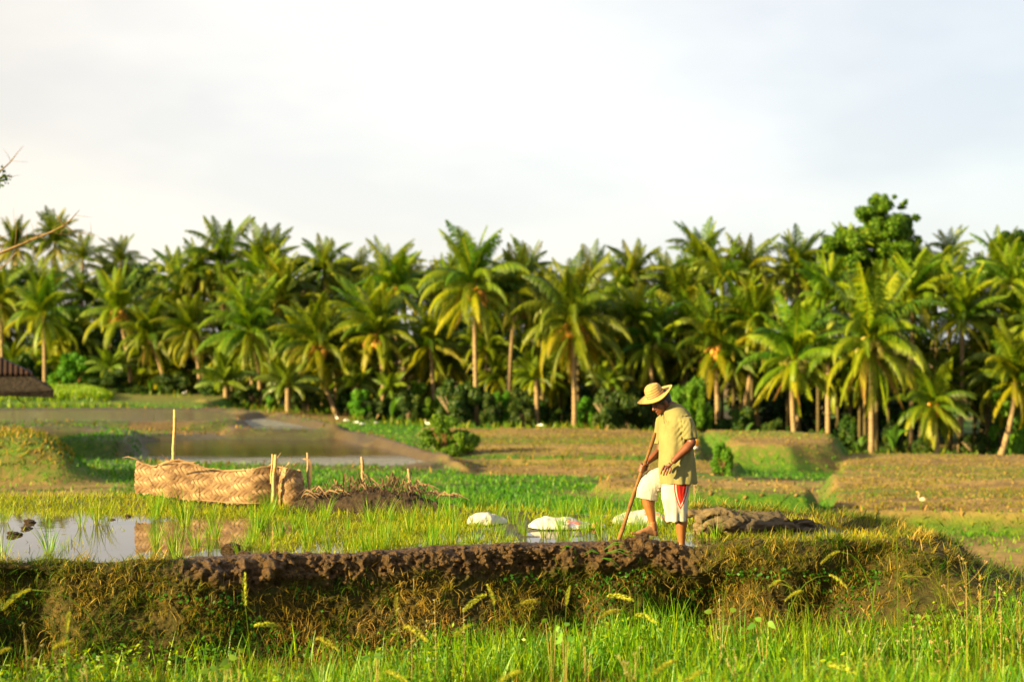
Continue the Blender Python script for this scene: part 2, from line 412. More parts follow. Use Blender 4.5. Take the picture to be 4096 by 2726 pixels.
def mk_water(name, base, bumps, rough):
    t = NT(name); tc = t.n('ShaderNodeTexCoord').outputs['Object']
    n = t.noise(2.2, 3, .5, tc); n2 = t.noise(14, 2, .5, tc)
    h = t.math('ADD', n, t.math('MULTIPLY', n2, .12))
    p = t.n('ShaderNodeBsdfPrincipled'); p.inputs['Base Color'].default_value = (*base, 1)
    p.inputs['Roughness'].default_value = rough; p.inputs['IOR'].default_value = 1.33; p.inputs['Specular IOR Level'].default_value = .62
    t.l(t.bump(h, bumps, .02), p.inputs['Normal'])
    return t.done(p.outputs[0])
M['water'] = mk_water('paddy_water', (.055, .038, .022), .05, .02)
M['pondwater'] = mk_water('pond_water', (.085, .06, .035), .10, .06)
M['mudwater'] = mk_water('shallow_water', (.13, .105, .08), 2.5, .16)
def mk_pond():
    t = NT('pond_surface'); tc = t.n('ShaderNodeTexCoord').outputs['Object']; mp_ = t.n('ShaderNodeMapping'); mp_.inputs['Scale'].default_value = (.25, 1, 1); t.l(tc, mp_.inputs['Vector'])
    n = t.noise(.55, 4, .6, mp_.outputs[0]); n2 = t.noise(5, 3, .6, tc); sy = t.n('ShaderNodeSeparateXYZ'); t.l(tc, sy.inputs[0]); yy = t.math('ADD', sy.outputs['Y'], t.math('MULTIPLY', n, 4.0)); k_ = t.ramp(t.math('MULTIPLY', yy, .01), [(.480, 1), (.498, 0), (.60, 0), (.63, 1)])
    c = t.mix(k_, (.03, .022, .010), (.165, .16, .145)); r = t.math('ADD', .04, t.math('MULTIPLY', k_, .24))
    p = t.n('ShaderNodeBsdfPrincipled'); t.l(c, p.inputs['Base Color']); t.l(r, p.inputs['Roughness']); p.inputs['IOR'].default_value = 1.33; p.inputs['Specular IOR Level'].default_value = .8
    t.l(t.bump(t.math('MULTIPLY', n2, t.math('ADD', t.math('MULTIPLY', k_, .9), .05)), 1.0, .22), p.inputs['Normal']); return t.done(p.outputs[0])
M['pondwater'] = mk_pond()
w = link('paddy_water', plane_mesh('paddy_water', PADDY, -.012, M['water'])); tag(w, kind='structure')
k = 0
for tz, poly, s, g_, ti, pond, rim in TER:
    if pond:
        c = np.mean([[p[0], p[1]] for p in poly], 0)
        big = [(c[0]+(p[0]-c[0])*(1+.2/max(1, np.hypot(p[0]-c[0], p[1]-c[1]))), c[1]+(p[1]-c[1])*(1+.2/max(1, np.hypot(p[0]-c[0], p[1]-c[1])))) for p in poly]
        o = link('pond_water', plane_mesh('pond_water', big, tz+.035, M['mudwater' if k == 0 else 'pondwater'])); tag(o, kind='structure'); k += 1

# ------------------------------------------------------------------ the mud bank
def smooth_path(P, step):
    P = np.array(P, float); s = np.concatenate([[0], np.cumsum(np.hypot(*np.diff(P, axis=0).T))])
    t = np.arange(0, s[-1], step); x = np.interp(t, s, P[:, 0]); y = np.interp(t, s, P[:, 1])
    k = int(.5/step); ker = np.hanning(k*2+1); ker /= ker.sum()
    xp = np.convolve(np.pad(x, k, mode='edge'), ker, 'valid'); yp = np.convolve(np.pad(y, k, mode='edge'), ker, 'valid')
    return t, xp, yp
NP = 190
t_, bx_, by_ = smooth_path([p for p in FRONT if p[0] > -11]+[(-0, 0)][:0]+[(3.95, 14.0), (4.2, 14.3), (4.28, 14.75), (4.05, 15.4), (3.65, 16.1), (3.0, 16.6), (1.5, 16.95)], .0125)
dx = np.gradient(bx_); dy = np.gradient(by_); ln = np.hypot(dx, dy); nx = dy/ln; ny = -dx/ln   # outward (towards the camera on the front)
# profile: (offset outwards, height)
prof = np.array([(-.52, -.10), (-.44, -.03), (-.36, .02), (-.25, .05), (-.10, .065), (.0, .05), (.06, .0), (.09, -.06), (.10, -.14), (.10, -.24), (.13, -.36), (.19, -.50), (.28, -.66), (.42, -.80), (.60, -.92), (.8, -1.1)])
ps = np.concatenate([[0], np.cumsum(np.hypot(*np.diff(prof, axis=0).T))]); tt = np.linspace(0, ps[-1], NP)
po = np.interp(tt, ps, prof[:, 0]); pz = np.interp(tt, ps, prof[:, 1])
X = bx_[:, None]+nx[:, None]*po[None, :]; Yb = by_[:, None]+ny[:, None]*po[None, :]; Zb = np.repeat(pz[None, :], len(bx_), 0)
# large swells of the face
px_ = X/Yb*F+512
sw = (fbm2(X*1.0, Zb*1.0, 1.1, 3, 9)-.5)
face = sstep(.0, .10, po)[None, :]
lower = sstep(-.1, -.6, pz)[None, :]
right_dark = np.exp(-((bx_-1.9)/.55)**2)[:, None]+.8*np.exp(-((bx_-.55)/.3)**2)[:, None]+.9*np.exp(-((bx_-3.0)/.25)**2)[:, None]
push = sw*.50*face - .42*lower*right_dark
recess = .13*sstep(-3.95, -4.25, bx_)[:, None]*face       # the bank steps back at the far left
push = push-recess+(.75*lower+.25*face)*sstep(3.3, 4.15, bx_)[:, None]
X = X+nx[:, None]*push; Yb = Yb+ny[:, None]*push
P3 = np.stack([X.ravel(), Yb.ravel(), Zb.ravel()], -1)
b1 = np.abs(fbm3(P3, 5.5, 3, 1)-.5)*2; b2 = np.abs(fbm3(P3, 15, 3, 5)-.5)*2; b3 = fbm3(P3, 2.2, 2, 8)-.5
cl = (fbm3(P3, 9, 2, 21))
clod = np.where(cl > .5, (cl-.5)*2, 0)
bx2 = np.repeat(bx_[:, None], NP, 1).ravel(); pz2 = np.repeat(pz[None, :], len(bx_), 0).ravel(); po2 = np.repeat(po[None, :], len(bx_), 0).ravel()
mudzone = sstep(-3.3, -2.7, bx2)*sstep(2.0, 1.55, bx2)*np.repeat((np.arange(len(bx_)) < len(bx_)*.72)[:, None], NP, 1).ravel()
crest = np.exp(-((pz2+.08)/.16)**2)*sstep(-.2, -.02, po2)
b4 = np.abs(fbm3(P3, 34, 3, 6)-.5)*2
amp = .05+.055*mudzone*crest
b5 = fbm3(P3, 26, 4, 16)-.5
disp = amp*((.42-b1)*1.2+(.35-b2)*.8)+b5*.055*(.5+mudzone)+(.3-b4)*.016+clod*.10*(.4+1.2*sstep(.4, .6, fbm3(P3, 1.3, 2, 44)))*mudzone*(crest+.25*sstep(-.4, -.1, po2))+b3*.08
disp *= sstep(-.55, -.35, po2)*.9+.1
N = np.stack([np.repeat(nx[:, None], NP, 1).ravel()*sstep(-.1, .12, po2), np.repeat(ny[:, None], NP, 1).ravel()*sstep(-.1, .12, po2), .25+.75*sstep(.1, -.1, po2)], -1)
N /= np.linalg.norm(N, axis=1)[:, None]
flat = 1-.62*sstep(.0, -.12, po2)
P3 = P3+N*(disp*flat)[:, None]; P3[:, 2] += .09*(fbm3(np.stack([P3[:, 0], P3[:, 1], 0*P3[:, 0]], -1), 1.9, 3, 51)-.5)*sstep(-.5, -.3, po2)*sstep(-.4, -.1, pz2)
P3[:, 2] -= .03*sstep(-.25, .0, po2)*mudzone
P3[:, 2] -= .055*np.exp(-((P3[:, 0]-1.80)/.24)**2)*sstep(-.6, -.4, po2)*sstep(-.3, -.05, P3[:, 2])
heap = .06*np.exp(-((P3[:, 0]-1.25)/.26)**2)*np.exp(-((P3[:, 1]-13.85)/.22)**2)+.03*np.exp(-((P3[:, 0]-2.35)/.3)**2)
P3[:, 2] += heap*(po2 > -.5)
def mk_mud():
    t = NT('mud'); tc = t.n('ShaderNodeTexCoord').outputs['Object']
    n1 = t.noise(3, 5, .7, tc); n2 = t.noise(22, 5, .75, tc); n3 = t.noise(90, 2, .6, tc)
    wetc = t.ramp(n2, [(.3, (.018, .010, .004)), (.55, (.072, .038, .012)), (.8, (.17, .092, .028))])
    old = t.ramp(n1, [(.3, (.022, .016, .005)), (.55, (.062, .042, .010)), (.75, (.13, .08, .018))])
    old = t.mix(t.ramp(n2, [(.45, 0), (.6, .6)]), old, (.035, .05, .006))
    c = t.mix(t.attr('fresh'), old, wetc)
    rough = t.math('SUBTRACT', .92, t.math('MULTIPLY', t.attr('fresh'), .56))
    h = t.math('ADD', n2, t.math('MULTIPLY', n3, .35))
    return t.done(t.bsdf(c, rough, t.bump(h, .9, .03), .2))
M['mud'] = mk_mud()
fresh = np.clip(mudzone*sstep(-.19, -.07, pz2+.1*(fbm3(P3, 3, 2)-.5)*2)+.0, 0, 1)
bank = link('mud_bank', qmesh('mud_bank', P3, grid_quads(len(bx_), NP), M['mud'], None, {'fresh': fresh}))
tag(bank, kind='structure')
BANK = P3.reshape(len(bx_), NP, 3); BN = N.reshape(len(bx_), NP, 3); BF = fresh.reshape(len(bx_), NP)
# ------------------------------------------------------------------ coconut palms
def frond(mb, e0, bend, az, L, rs, nl=44, lw=.020, ll=.26, droop=.5, m=0, tb=.4, roll=0.0):
    """one feather frond growing from the hub; unit length L"""
    n = 14; s = np.linspace(0, 1, n); ang = e0-bend*s**1.35
    st = L/(n-1); r = np.concatenate([[0], np.cumsum(np.cos((ang[:-1]+ang[1:])/2)*st)]); z = np.concatenate([[0], np.cumsum(np.sin((ang[:-1]+ang[1:])/2)*st)])
    sway = rs.uniform(-.16, .16)*L*s**2
    ca, sa = math.cos(az), math.sin(az)
    C = np.stack([r*ca-sway*sa, r*sa+sway*ca, z], -1)
    sd = np.array([-sa, ca, 0.0])
    wd = .024*L*(1-.85*s)+.004
    up = np.array([0, 0, 1.0])
    mb.strip(C, sd, wd, m, min(1, tb+.35)); 
    q = np.repeat(np.linspace(.14, .995, nl), 2); sg = np.tile([1.0, -1.0], nl)
    q = np.clip(q+rs.uniform(-.006, .006, len(q)), .1, 1)
    P = np.stack([np.interp(q, s, C[:, k]) for k in range(3)], -1)
    a = np.interp(q, s, ang); T = np.stack([np.cos(a)*ca, np.cos(a)*sa, np.sin(a)], -1); Nn = np.stack([-np.sin(a)*ca, -np.sin(a)*sa, np.cos(a)], -1)
    prof = np.sin(np.clip(q*1.06-.06, 0, 1)**.75*math.pi*.93+.12)**.8
    ln = ll*L*np.clip(prof, .15, 1)*rs.uniform(.8, 1.15, len(q))
    fw = .55+.95*q; cr, sr = math.cos(roll), math.sin(roll)
    S = sd[None, :]*cr*sg[:, None]+Nn*(sr*sg[:, None])
    D1 = S*1.0+T*fw[:, None]+Nn*.18; D1 /= np.linalg.norm(D1, axis=1)[:, None]
    dr = droop*rs.uniform(.6, 1.4, len(q))
    D2 = D1-up[None, :]*dr[:, None]; D2 /= np.linalg.norm(D2, axis=1)[:, None]
    D3 = D2-up[None, :]*(dr*1.3)[:, None]; D3 /= np.linalg.norm(D3, axis=1)[:, None]
    P1 = P+D1*(ln*.35)[:, None]; P2 = P1+D2*(ln*.38)[:, None]; P3_ = P2+D3*(ln*.27)[:, None]
    w = lw*L; W = T*w/2
    V = np.stack([P-W*.6, P+W*.6, P1-W, P1+W, P2-W*.8, P2+W*.8, P3_-W*.1, P3_+W*.1], 1).reshape(-1, 3)
    b = np.arange(len(q))[:, None]*8+np.array([[0, 2, 4]]).reshape(1, 3)
    Q = np.stack([b, b+1, b+3, b+2], -1).reshape(-1, 4)
    t = np.repeat(np.clip(tb+rs.uniform(-.13, .13, len(q))+.12*q, 0, 1), 8)
    mb.add(V, Q, m, t)
def crown_mesh(seed, kind='palm'):
    rs = np.random.default_rng(seed); mb = MB(); up_ = rs.uniform(-9, 7); bd_ = rs.uniform(.8, 1.25)
    if kind == 'palm':
        spec = [(9, 74, 87, 18, 60, 1.08), (9, 50, 72, 50, 110, 1.05), (8, 20, 46, 75, 120, 1.0), (7, -15, 16, 55, 90, .92), (5, -60, -25, 25, 50, .85)]
    elif kind == 'full':
        spec = [(9, 72, 86, 20, 65, 1.10), (8, 46, 68, 60, 100, 1.1), (9, 12, 40, 65, 105, 1.05), (8, -20, 12, 45, 85, 1.0), (7, -58, -25, 25, 50, .95)]
    elif kind == 'far':
        spec = [(7, 72, 86, 20, 50, 1.0), (8, 45, 68, 60, 100, 1.0), (7, 15, 40, 70, 105, .95), (4, -20, 10, 50, 80, .9)]
    else:
        spec = [(6, 68, 84, 20, 50, 1.0), (5, 42, 62, 50, 85, 1.0), (5, 15, 36, 60, 90, .95)]
    g = rs.uniform(0, 6.28); k = 0
    for n, e0, e1, b0, b1, L in spec:
        for i in range(n):
            k += 1; az = g+k*2.39996+rs.uniform(-.25, .25)
            e = math.radians(min(88, rs.uniform(e0, e1)+up_)); b = math.radians(rs.uniform(b0, b1)*bd_*(1.3 if rs.random() < .25 else 1))
            tb = np.clip(.22+.36*rs.random()+(.06 if e0 < 15 else 0)+(.10 if e0 < -10 else 0), 0, 1)
            frond(mb, e, b, az, L*rs.uniform(.86, 1.1), rs, 44 if kind == 'far' else 60, .0165 if kind != 'young' else .026, .235 if kind != 'young' else .30,
                  .8+.7*(e0 < 50)+.6*rs.random(), 0, tb, rs.uniform(-.5, .5))
    return mb.mesh(kind+'_crown', [M['youngpalm' if kind == 'young' else 'palm']])
CR = {k: [crown_mesh(s, k) for s in ss] for k, ss in {'palm': (1, 2, 3, 4, 5, 6, 7, 8), 'full': (11, 12, 13, 14), 'far': (21, 22, 23, 24), 'young': (31, 32)}.items()}
def dead_mesh(seed):
    rs = np.random.default_rng(seed); mb = MB()
    for i in range(4): frond(mb, math.radians(rs.uniform(-68, -45)), math.radians(rs.uniform(18, 35)), rs.uniform(0, 6.28), rs.uniform(.6, .85), rs, 26, .02, .16, 1.4, 0, .5)
    return mb.mesh('dead_fronds', [M['deadfrond']])
DEAD = [dead_mesh(s) for s in (41, 42, 43)]
def nuts_mesh(seed):
    rs = np.random.default_rng(seed); mb = MB(); bm = bmesh.new(); bmesh.ops.create_icosphere(bm, subdivisions=2, radius=1)
    me = bpy.data.meshes.new('t'); bm.to_mesh(me); bm.free()
    V = np.array([v.co[:] for v in me.vertices]); Fc = np.array([list(p.vertices)+[p.vertices[2]] for p in me.polygons])
    for i in range(16):
        a = rs.uniform(0, 6.28); r = rs.uniform(.05, .14); s = rs.uniform(.034, .048)
        mb.add(V*np.array([s, s, s*1.2])+np.array([r*math.cos(a), r*math.sin(a), rs.uniform(-.13, .04)]), Fc, 0, rs.random())
    for i in range(9):
        a = rs.uniform(0, 6.28); mb.tube([(0, 0, .02), (.08*math.cos(a), .08*math.sin(a), .06), (.17*math.cos(a), .17*math.sin(a), -.03), (.2*math.cos(a), .2*math.sin(a), -.12)], [.01, .008, .006, .003], 5, 0, .8)
    bpy.data.meshes.remove(me)
    return mb
NUT = [nuts_mesh(s).mesh('coconuts', [M['nut']]) for s in (51, 52)]+[nuts_mesh(53).mesh('coconuts', [M['nutgreen']])]
prs = random.Random(5)
def palm(label, hub, base, R, kind='palm', nuts=0, dead=0, group='coconut palms along the far edge of the fields', bow=.0, name='coconut_palm', cat='palm tree', v=None, rz=None, part=True, thick=1.0):
    """hub and base are world points, R the frond length in metres"""
    root = empty(name, base, label, cat, group)
    h = hub-base; mb = MB(); n = 9; pts = []
    for i in range(n):
        s = i/(n-1); c = 4*s*(1-s)*bow
        pts.append(Vector((h.x*s**1.2+c, h.y*s, h.z*s)))
    r0 = .14*thick
    mb.tube(pts, [r0*(1.45 if i == 0 else 1.0-.25*i/(n-1)) for i in range(n)], 9)
    link('trunk', mb.mesh('trunk', [M['shadedtrunk' if thick < 1 else 'trunk']]), root)
    i = prs.randrange(99) if v is None else v
    c = link('crown', CR[kind][i % len(CR[kind])], root); c.location = h; c.scale = (R, R, R*prs.uniform(.95, 1.08))
    c.rotation_euler = (prs.uniform(-.08, .08), prs.uniform(-.08, .08), prs.uniform(0, 6.28) if rz is None else rz)
    if nuts:
        o = link('coconut_cluster', NUT[0 if nuts > 1 else prs.choice((1, 2))], root); o.location = h-Vector((0, 0, .03*R)); o.scale = (R*1.4,)*3; o.rotation_euler.z = prs.uniform(0, 6)
    if dead:
        o = link('dead_fronds', DEAD[prs.randrange(3)], root); o.location = h-Vector((0, 0, .05*R)); o.scale = (R*dead,)*3; o.rotation_euler.z = prs.uniform(0, 6)
    return root
K = .43464   # the list below is in pixels of a 2356-wide view of the photo
def yline(px): return float(np.interp(px, [-60, 100, 350, 540, 800, 1100], [92, 90, 80, 75, 70, 66]))
def gbase(px, Y): return Vector((sl(px, Y), Y, gz(sl(px, Y), Y)-.1))
PALMS = [ # hub x, hub y, base x, R px, distance behind the front line, kind, nuts, dead, bow, label
 (1090, 668, 1096, 138, 0, 'full', 2, .8, 0, 'tallest central coconut palm with orange nuts and hanging yellow fronds above a pale trunk'),
 (1320, 752, 1322, 140, 0, 'full', 2, 1.0, 0, 'full coconut palm with orange nuts, reddish skirt and straight grey trunk left of the man'),
 (865, 775, 872, 118, 1, 'palm', 2, 0, .3, 'sunlit coconut palm with thin pale trunk right of the pair leaning opposite ways'),
 (733, 800, 778, 118, 0, 'palm', 1, 0, -.3, 'coconut palm leaning left, its trunk crossing the base of its neighbour'),
 (768, 840, 758, 95, 1.5, 'palm', 0, .7, .3, 'coconut palm leaning right behind the trunk that leans left'),
 (1650, 805, 1652, 128, 3, 'palm', 2, .8, 0, 'coconut palm with bright orange nuts right above the man'),
 (1825, 835, 1833, 135, 0, 'palm', 1, .8, -.15, 'dark coconut palm with a thin curving trunk lit at its foot, right of the man'),
 (2000, 790, 2005, 155, 0, 'full', 1, 1.1, 0, 'largest coconut palm on the right with drooping brown and yellow skirt over a white-lit trunk'),
 (2148, 935, 2157, 98, 0, 'full', 2, 0, 0, 'short squat palm with golden hanging fronds on the right'),
 (1715, 650, 1745, 112, 8, 'palm', 2, .7, 0, 'tall skyline palm crowded with orange nuts, right above the field edge'),
 (1455, 648, 1460, 92, 9, 'palm', 2, 0, 0, 'slim skyline palm with orange nut base seen against white sky left of the man'),
 (1615, 605, 1612, 95, 12, 'palm', 0, 0, 0, 'highest skyline palm above the man with one upright frond'),
 (1540, 660, 1535, 80, 14, 'far', 0, 0, 0, 'narrow skyline palm squeezed between two wider crowns above the man'),
 (1500, 800, 1500, 112, 3, 'palm', 1, 0, 0, 'shaded coconut palm directly behind the straw hat'),
 (1188, 680, 1170, 105, 2, 'palm', 0, .9, -.1, 'coconut palm with a straight cream trunk just right of the central palm'),
 (912, 668, 912, 92, 8, 'palm', 2, 0, 0, 'skyline palm with a twin tuft and orange nuts left of the central palm'),
 (825, 640, 822, 75, 12, 'far', 0, 0, 0, 'small three-tufted skyline palm between two taller crowns left of centre'),
 (745, 628, 742, 85, 9, 'palm', 0, 0, 0, 'skyline palm with fan of upright fronds above the leaning trunks'),
 (605, 618, 602, 98, 8, 'palm', 0, 0, 0, 'tall dark skyline palm with one thick upright frond left of centre'),
 (512, 612, 512, 100, 8, 'full', 0, .7, 0, 'tall golden skyline palm with bushy top and wilted skirt on the left'),
 (455, 635, 468, 78, 7, 'palm', 0, .9, 0, 'skyline palm close against the left side of the bushy golden one'),
 (402, 640, 402, 75, 9, 'palm', 1, 0, 0, 'small yellowish skyline palm with an orange hub on the left'),
 (280, 605, 282, 65, 14, 'far', 0, 0, 0, 'lone grey-green skyline palm with sky on both sides at the left'),
 (125, 565, 122, 78, 12, 'palm', 0, 0, 0, 'highest skyline palm at the far left behind the bare branch'),
 (38, 575, 40, 68, 12, 'palm', 0, 0, 0, 'leftmost skyline palm crossed by bare twigs'),
 (188, 600, 186, 68, 10, 'far', 0, 0, 0, 'dark blue-green skyline palm right of the bare branch tip'),
 (97, 728, 103, 100, 1, 'palm', 0, 0, 0, 'golden palm with a lit trunk foot above the rusty roof'),
 (273, 722, 302, 105, 2, 'palm', 2, 0, .1, 'palm with a bright orange hub on the left half of the treeline'),
 (345, 782, 380, 92, 2, 'palm', 0, .8, .2, 'bent palm with trailing fronds above the banana clump'),
 (442, 770, 460, 100, 1, 'palm', 1, .8, .1, 'palm with a slanting orange trunk left of the young bright palm'),
 (580, 765, 600, 115, 1, 'full', 0, .6, .1, 'bushy palm on a pale slanting trunk behind the young bright palm'),
 (560, 800, 585, 85, 2, 'palm', 0, 0, .1, 'lower palm with dense fronds tucked under the bushy one'),
 (650, 700, 690, 100, 4, 'palm', 0, 0, -.1, 'soft-lit palm filling the gap below the dark skyline palm'),
 (690, 790, 712, 88, 1, 'palm', 0, .9, -.2, 'orange-stemmed palm between the young palms and the leaning pair'),
 (805, 820, 818, 85, 1.5, 'palm', 0, .8, 0, 'thin grey-trunk palm left of the nut-bearing sunlit palm'),
 (992, 795, 1000, 105, 3, 'palm', 0, 0, 0, 'shaded palm with one golden arching frond left of the central trunk'),
 (1025, 660, 1022, 75, 9, 'far', 0, 0, 0, 'low skyline palm touching the left side of the central crown'),
 (1410, 740, 1405, 100, 5, 'palm', 0, 0, 0, 'dim palm between the skirted palm and the straw hat'),
 (1250, 720, 1245, 95, 7, 'palm', 0, 0, 0, 'dim palm half hidden left of the skirted palm'),
 (1575, 720, 1570, 100, 6, 'palm', 0, 0, 0, 'pale fronded palm above the hat at mid height'),
 (1745, 760, 1700, 105, 4, 'palm', 0, 0, 0, 'dusky palm right of the orange-nut palm above the man'),
 (1838, 625, 1836, 98, 9, 'palm', 0, 0, 0, 'skyline palm leaning left of the leafy broad tree'),
 (1955, 600, 1955, 85, 10, 'palm', 0, 0, 0, 'skyline palm half covering the foot of the leafy broad tree'),
 (2185, 592, 2185, 72, 12, 'far', 0, 0, 0, 'dark skyline palm standing alone right of the leafy broad tree'),
 (2095, 690, 2095, 112, 5, 'palm', 0, 0, 0, 'dark palm right of the largest right-hand palm'),
 (2215, 740, 2210, 118, 4, 'palm', 0, 0, 0, 'blue-green shaded palm near the right edge'),
 (2300, 640, 2300, 105, 9, 'palm', 0, 0, 0, 'skyline palm with pale arching fronds near the right edge'),
 (2352, 720, 2352, 120, 6, 'palm', 2, 0, 0, 'palm with orange nuts cut by the right edge of the picture'),
 (2340, 880, 2300, 130, 1, 'palm', 0, 0, .2, 'large low dark palm arching in from the right edge'),
 (0, 700, 5, 95, 4, 'palm', 0, 0, 0, 'golden palm cut by the left edge above the roof'),
 (1905, 700, 1905, 105, 5, 'palm', 0, 0, 0, 'yellow-tipped palm just left of the largest right-hand palm'),
 (2420, 780, 2420, 125, 3, 'palm', 0, 0, 0, None), (-70, 690, -70, 95, 5, 'palm', 0, 0, 0, None),
]
nfill = 0
for hx, hy, bxx, R, dY, kind, nuts, dead, bow, lab in PALMS:
    Y = yline(hx*K)+dY; b = gbase(bxx*K, Y); h = at(hx*K, hy*K, Y); h.y += prs.uniform(-.4, .4)
    palm(lab or 'coconut palm standing just outside the picture', h, b, R*K/F*Y*1.08, kind, nuts, dead, bow=bow)
for hx, hy, R, lab in ((520, 885, 82, 'young bright yellow-green palm on a short orange stem beside the pond'), (662, 890, 78, 'young darker palm with upright fronds right of the bright young one')):
    Y = yline(hx*K)-3; palm(lab, at(hx*K, hy*K, Y), gbase(hx*K, Y), R*K/F*Y*1.05, 'young', 0, 0, name='young_palm', group='young palms at the field edge', thick=1.2)
for hx, hy, R, lab in ((255, 850, 60, 'young palm in the shade right of the rusty roof'), (820, 885, 60, 'young palm with golden fronds among the thin pale trunks'), (900, 895, 55, 'short young palm left of the spreading green shrub'), (1235, 870, 65, 'young palm between the two pale trunks left of the man'), (1400, 880, 60, 'young palm in the thicket left of the straw hat')):
    Y = yline(hx*K)+1; palm(lab, at(hx*K, hy*K, Y), gbase(hx*K, Y), R*K/F*Y*1.05, 'young', 0, 0, name='young_palm', group='young palms at the field edge', thick=1.1)
# the crowns that fill the grove behind, at mid height
FILL = []
for k in range(84):
    hx = -60+k*30.5+prs.uniform(-18, 18); row = prs.choice((655, 690, 720, 760, 800))+prs.uniform(-14, 14)
    FILL.append((hx, row, prs.uniform(5, 18) if row < 730 else prs.uniform(2.5, 8)))
for k in range(30):
    FILL.append((-60+k*86+prs.uniform(-30, 30), prs.uniform(830, 880), prs.uniform(3, 8)))
for hx, row, dY in FILL:
    Y = yline(hx*K)+dY
    side_ = 'left' if hx < 800 else 'middle' if hx < 1500 else 'right'
    lay = 'high in' if row < 700 else 'half way up' if row < 815 else 'low in'
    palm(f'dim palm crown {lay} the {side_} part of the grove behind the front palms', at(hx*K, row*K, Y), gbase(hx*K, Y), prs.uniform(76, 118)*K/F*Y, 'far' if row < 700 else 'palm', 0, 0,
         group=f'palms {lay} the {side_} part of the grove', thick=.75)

# ------------------------------------------------------------------ leafy masses
def leafcloud(blobs, n, size, seed, tb=(.15, .85), asp=.55):
    rs = np.random.default_rng(seed); B = np.array(blobs, float)
    w = B[:, 3]**2; idx = rs.choice(len(B), n, p=w/w.sum())
    d = rs.normal(size=(n, 3)); d /= np.linalg.norm(d, axis=1)[:, None]
    r = B[idx, 3]*rs.uniform(.35, 1.08, n)**.6
    P = B[idx, :3]+d*r[:, None]*np.array([1, 1, .85])
    nrm = d+rs.normal(size=(n, 3))*.7+np.array([0, 0, .35]); nrm /= np.linalg.norm(nrm, axis=1)[:, None]
    u = np.cross(nrm, rs.normal(size=(n, 3))); u /= np.linalg.norm(u, axis=1)[:, None]; v = np.cross(nrm, u)
    s = size*rs.uniform(.6, 1.3, n)[:, None]
    V = np.stack([P-u*s, P-v*s*asp, P+u*s-nrm*s*.25, P+v*s*asp], 1).reshape(-1, 3)
    Q = np.arange(n*4).reshape(n, 4)
    t = np.clip(rs.uniform(*tb, n)+.25*(rs.random(len(B))[idx]-.5), 0, 1)
    return V, Q, np.repeat(t, 4)
def blobset(rs, n, R, H, r):
    out = []
    for i in range(n):
        a = rs.uniform(0, 6.28); q = R*math.sqrt(rs.random()); z = rs.uniform(.15, 1)*H
        q *= math.sqrt(max(.08, 1-((z/H-.45)/.62)**2)); out.append((q*math.cos(a), q*math.sin(a), z, r*rs.uniform(.6, 1.25)))
    return out
def shrub_mesh(seed, mat, R=1, H=1.3, nb=26, r=.27, n=5200, size=.07):
    rs = random.Random(seed); V, Q, t = leafcloud(blobset(rs, nb, R, H, r), n, size, seed); 
    return qmesh('shrub_leaves', V, Q, mat, None, {'tint': t}, False)
SH = [shrub_mesh(s, M['shrub']) for s in (61, 62, 63, 64)]
BSH = [shrub_mesh(s, M['brightshrub'], 1, 1.25, 34, .24, 6500, .06) for s in (66, 67)]
def stems_mesh(seed, n=6, H=1.0, col='bark'):
    rs = random.Random(seed); mb = MB()
    for i in range(n):
        a = rs.uniform(0, 6.28); q = rs.uniform(.3, .7); mb.tube([(0.03*math.cos(a), .03*math.sin(a), -.05), (.2*q*math.cos(a), .2*q*math.sin(a), .35*H), (q*math.cos(a), q*math.sin(a), .85*H)], [.05, .035, .012], 6)
    return mb.mesh('stems', [M[col]])
STM = [stems_mesh(s) for s in (71, 72)]; STR = stems_mesh(73, 7, 1, 'pole')
def shrub(label, px, row_top, Y, wpx, bright=False, group='shrubs under the palms', zb=None, name='shrub', v=None):
    b = gbase(px, Y) if zb is None else Vector((sl(px, Y), Y, zb)); top = CAMZ-(row_top-340.5)/F*Y
    root = empty(name, b, label, 'shrub', group, prs.uniform(0, 6)); hh = max(.4, top-b.z)/1.55; rr = wpx/2/F*Y/1.15
    i = prs.randrange(9) if v is None else v
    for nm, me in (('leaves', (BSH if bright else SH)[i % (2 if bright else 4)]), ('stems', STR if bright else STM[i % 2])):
        o = link(nm, me, root); o.scale = (rr, rr, hh)
    return root
shrub('bright green leafy bush with reddish stems on the dike in front of the palms', 446, 411, 48, 62, True, None, v=0)
shrub('low bright shrub behind the man, right of his shirt', 722, 438, 43, 26, True, None, v=1)
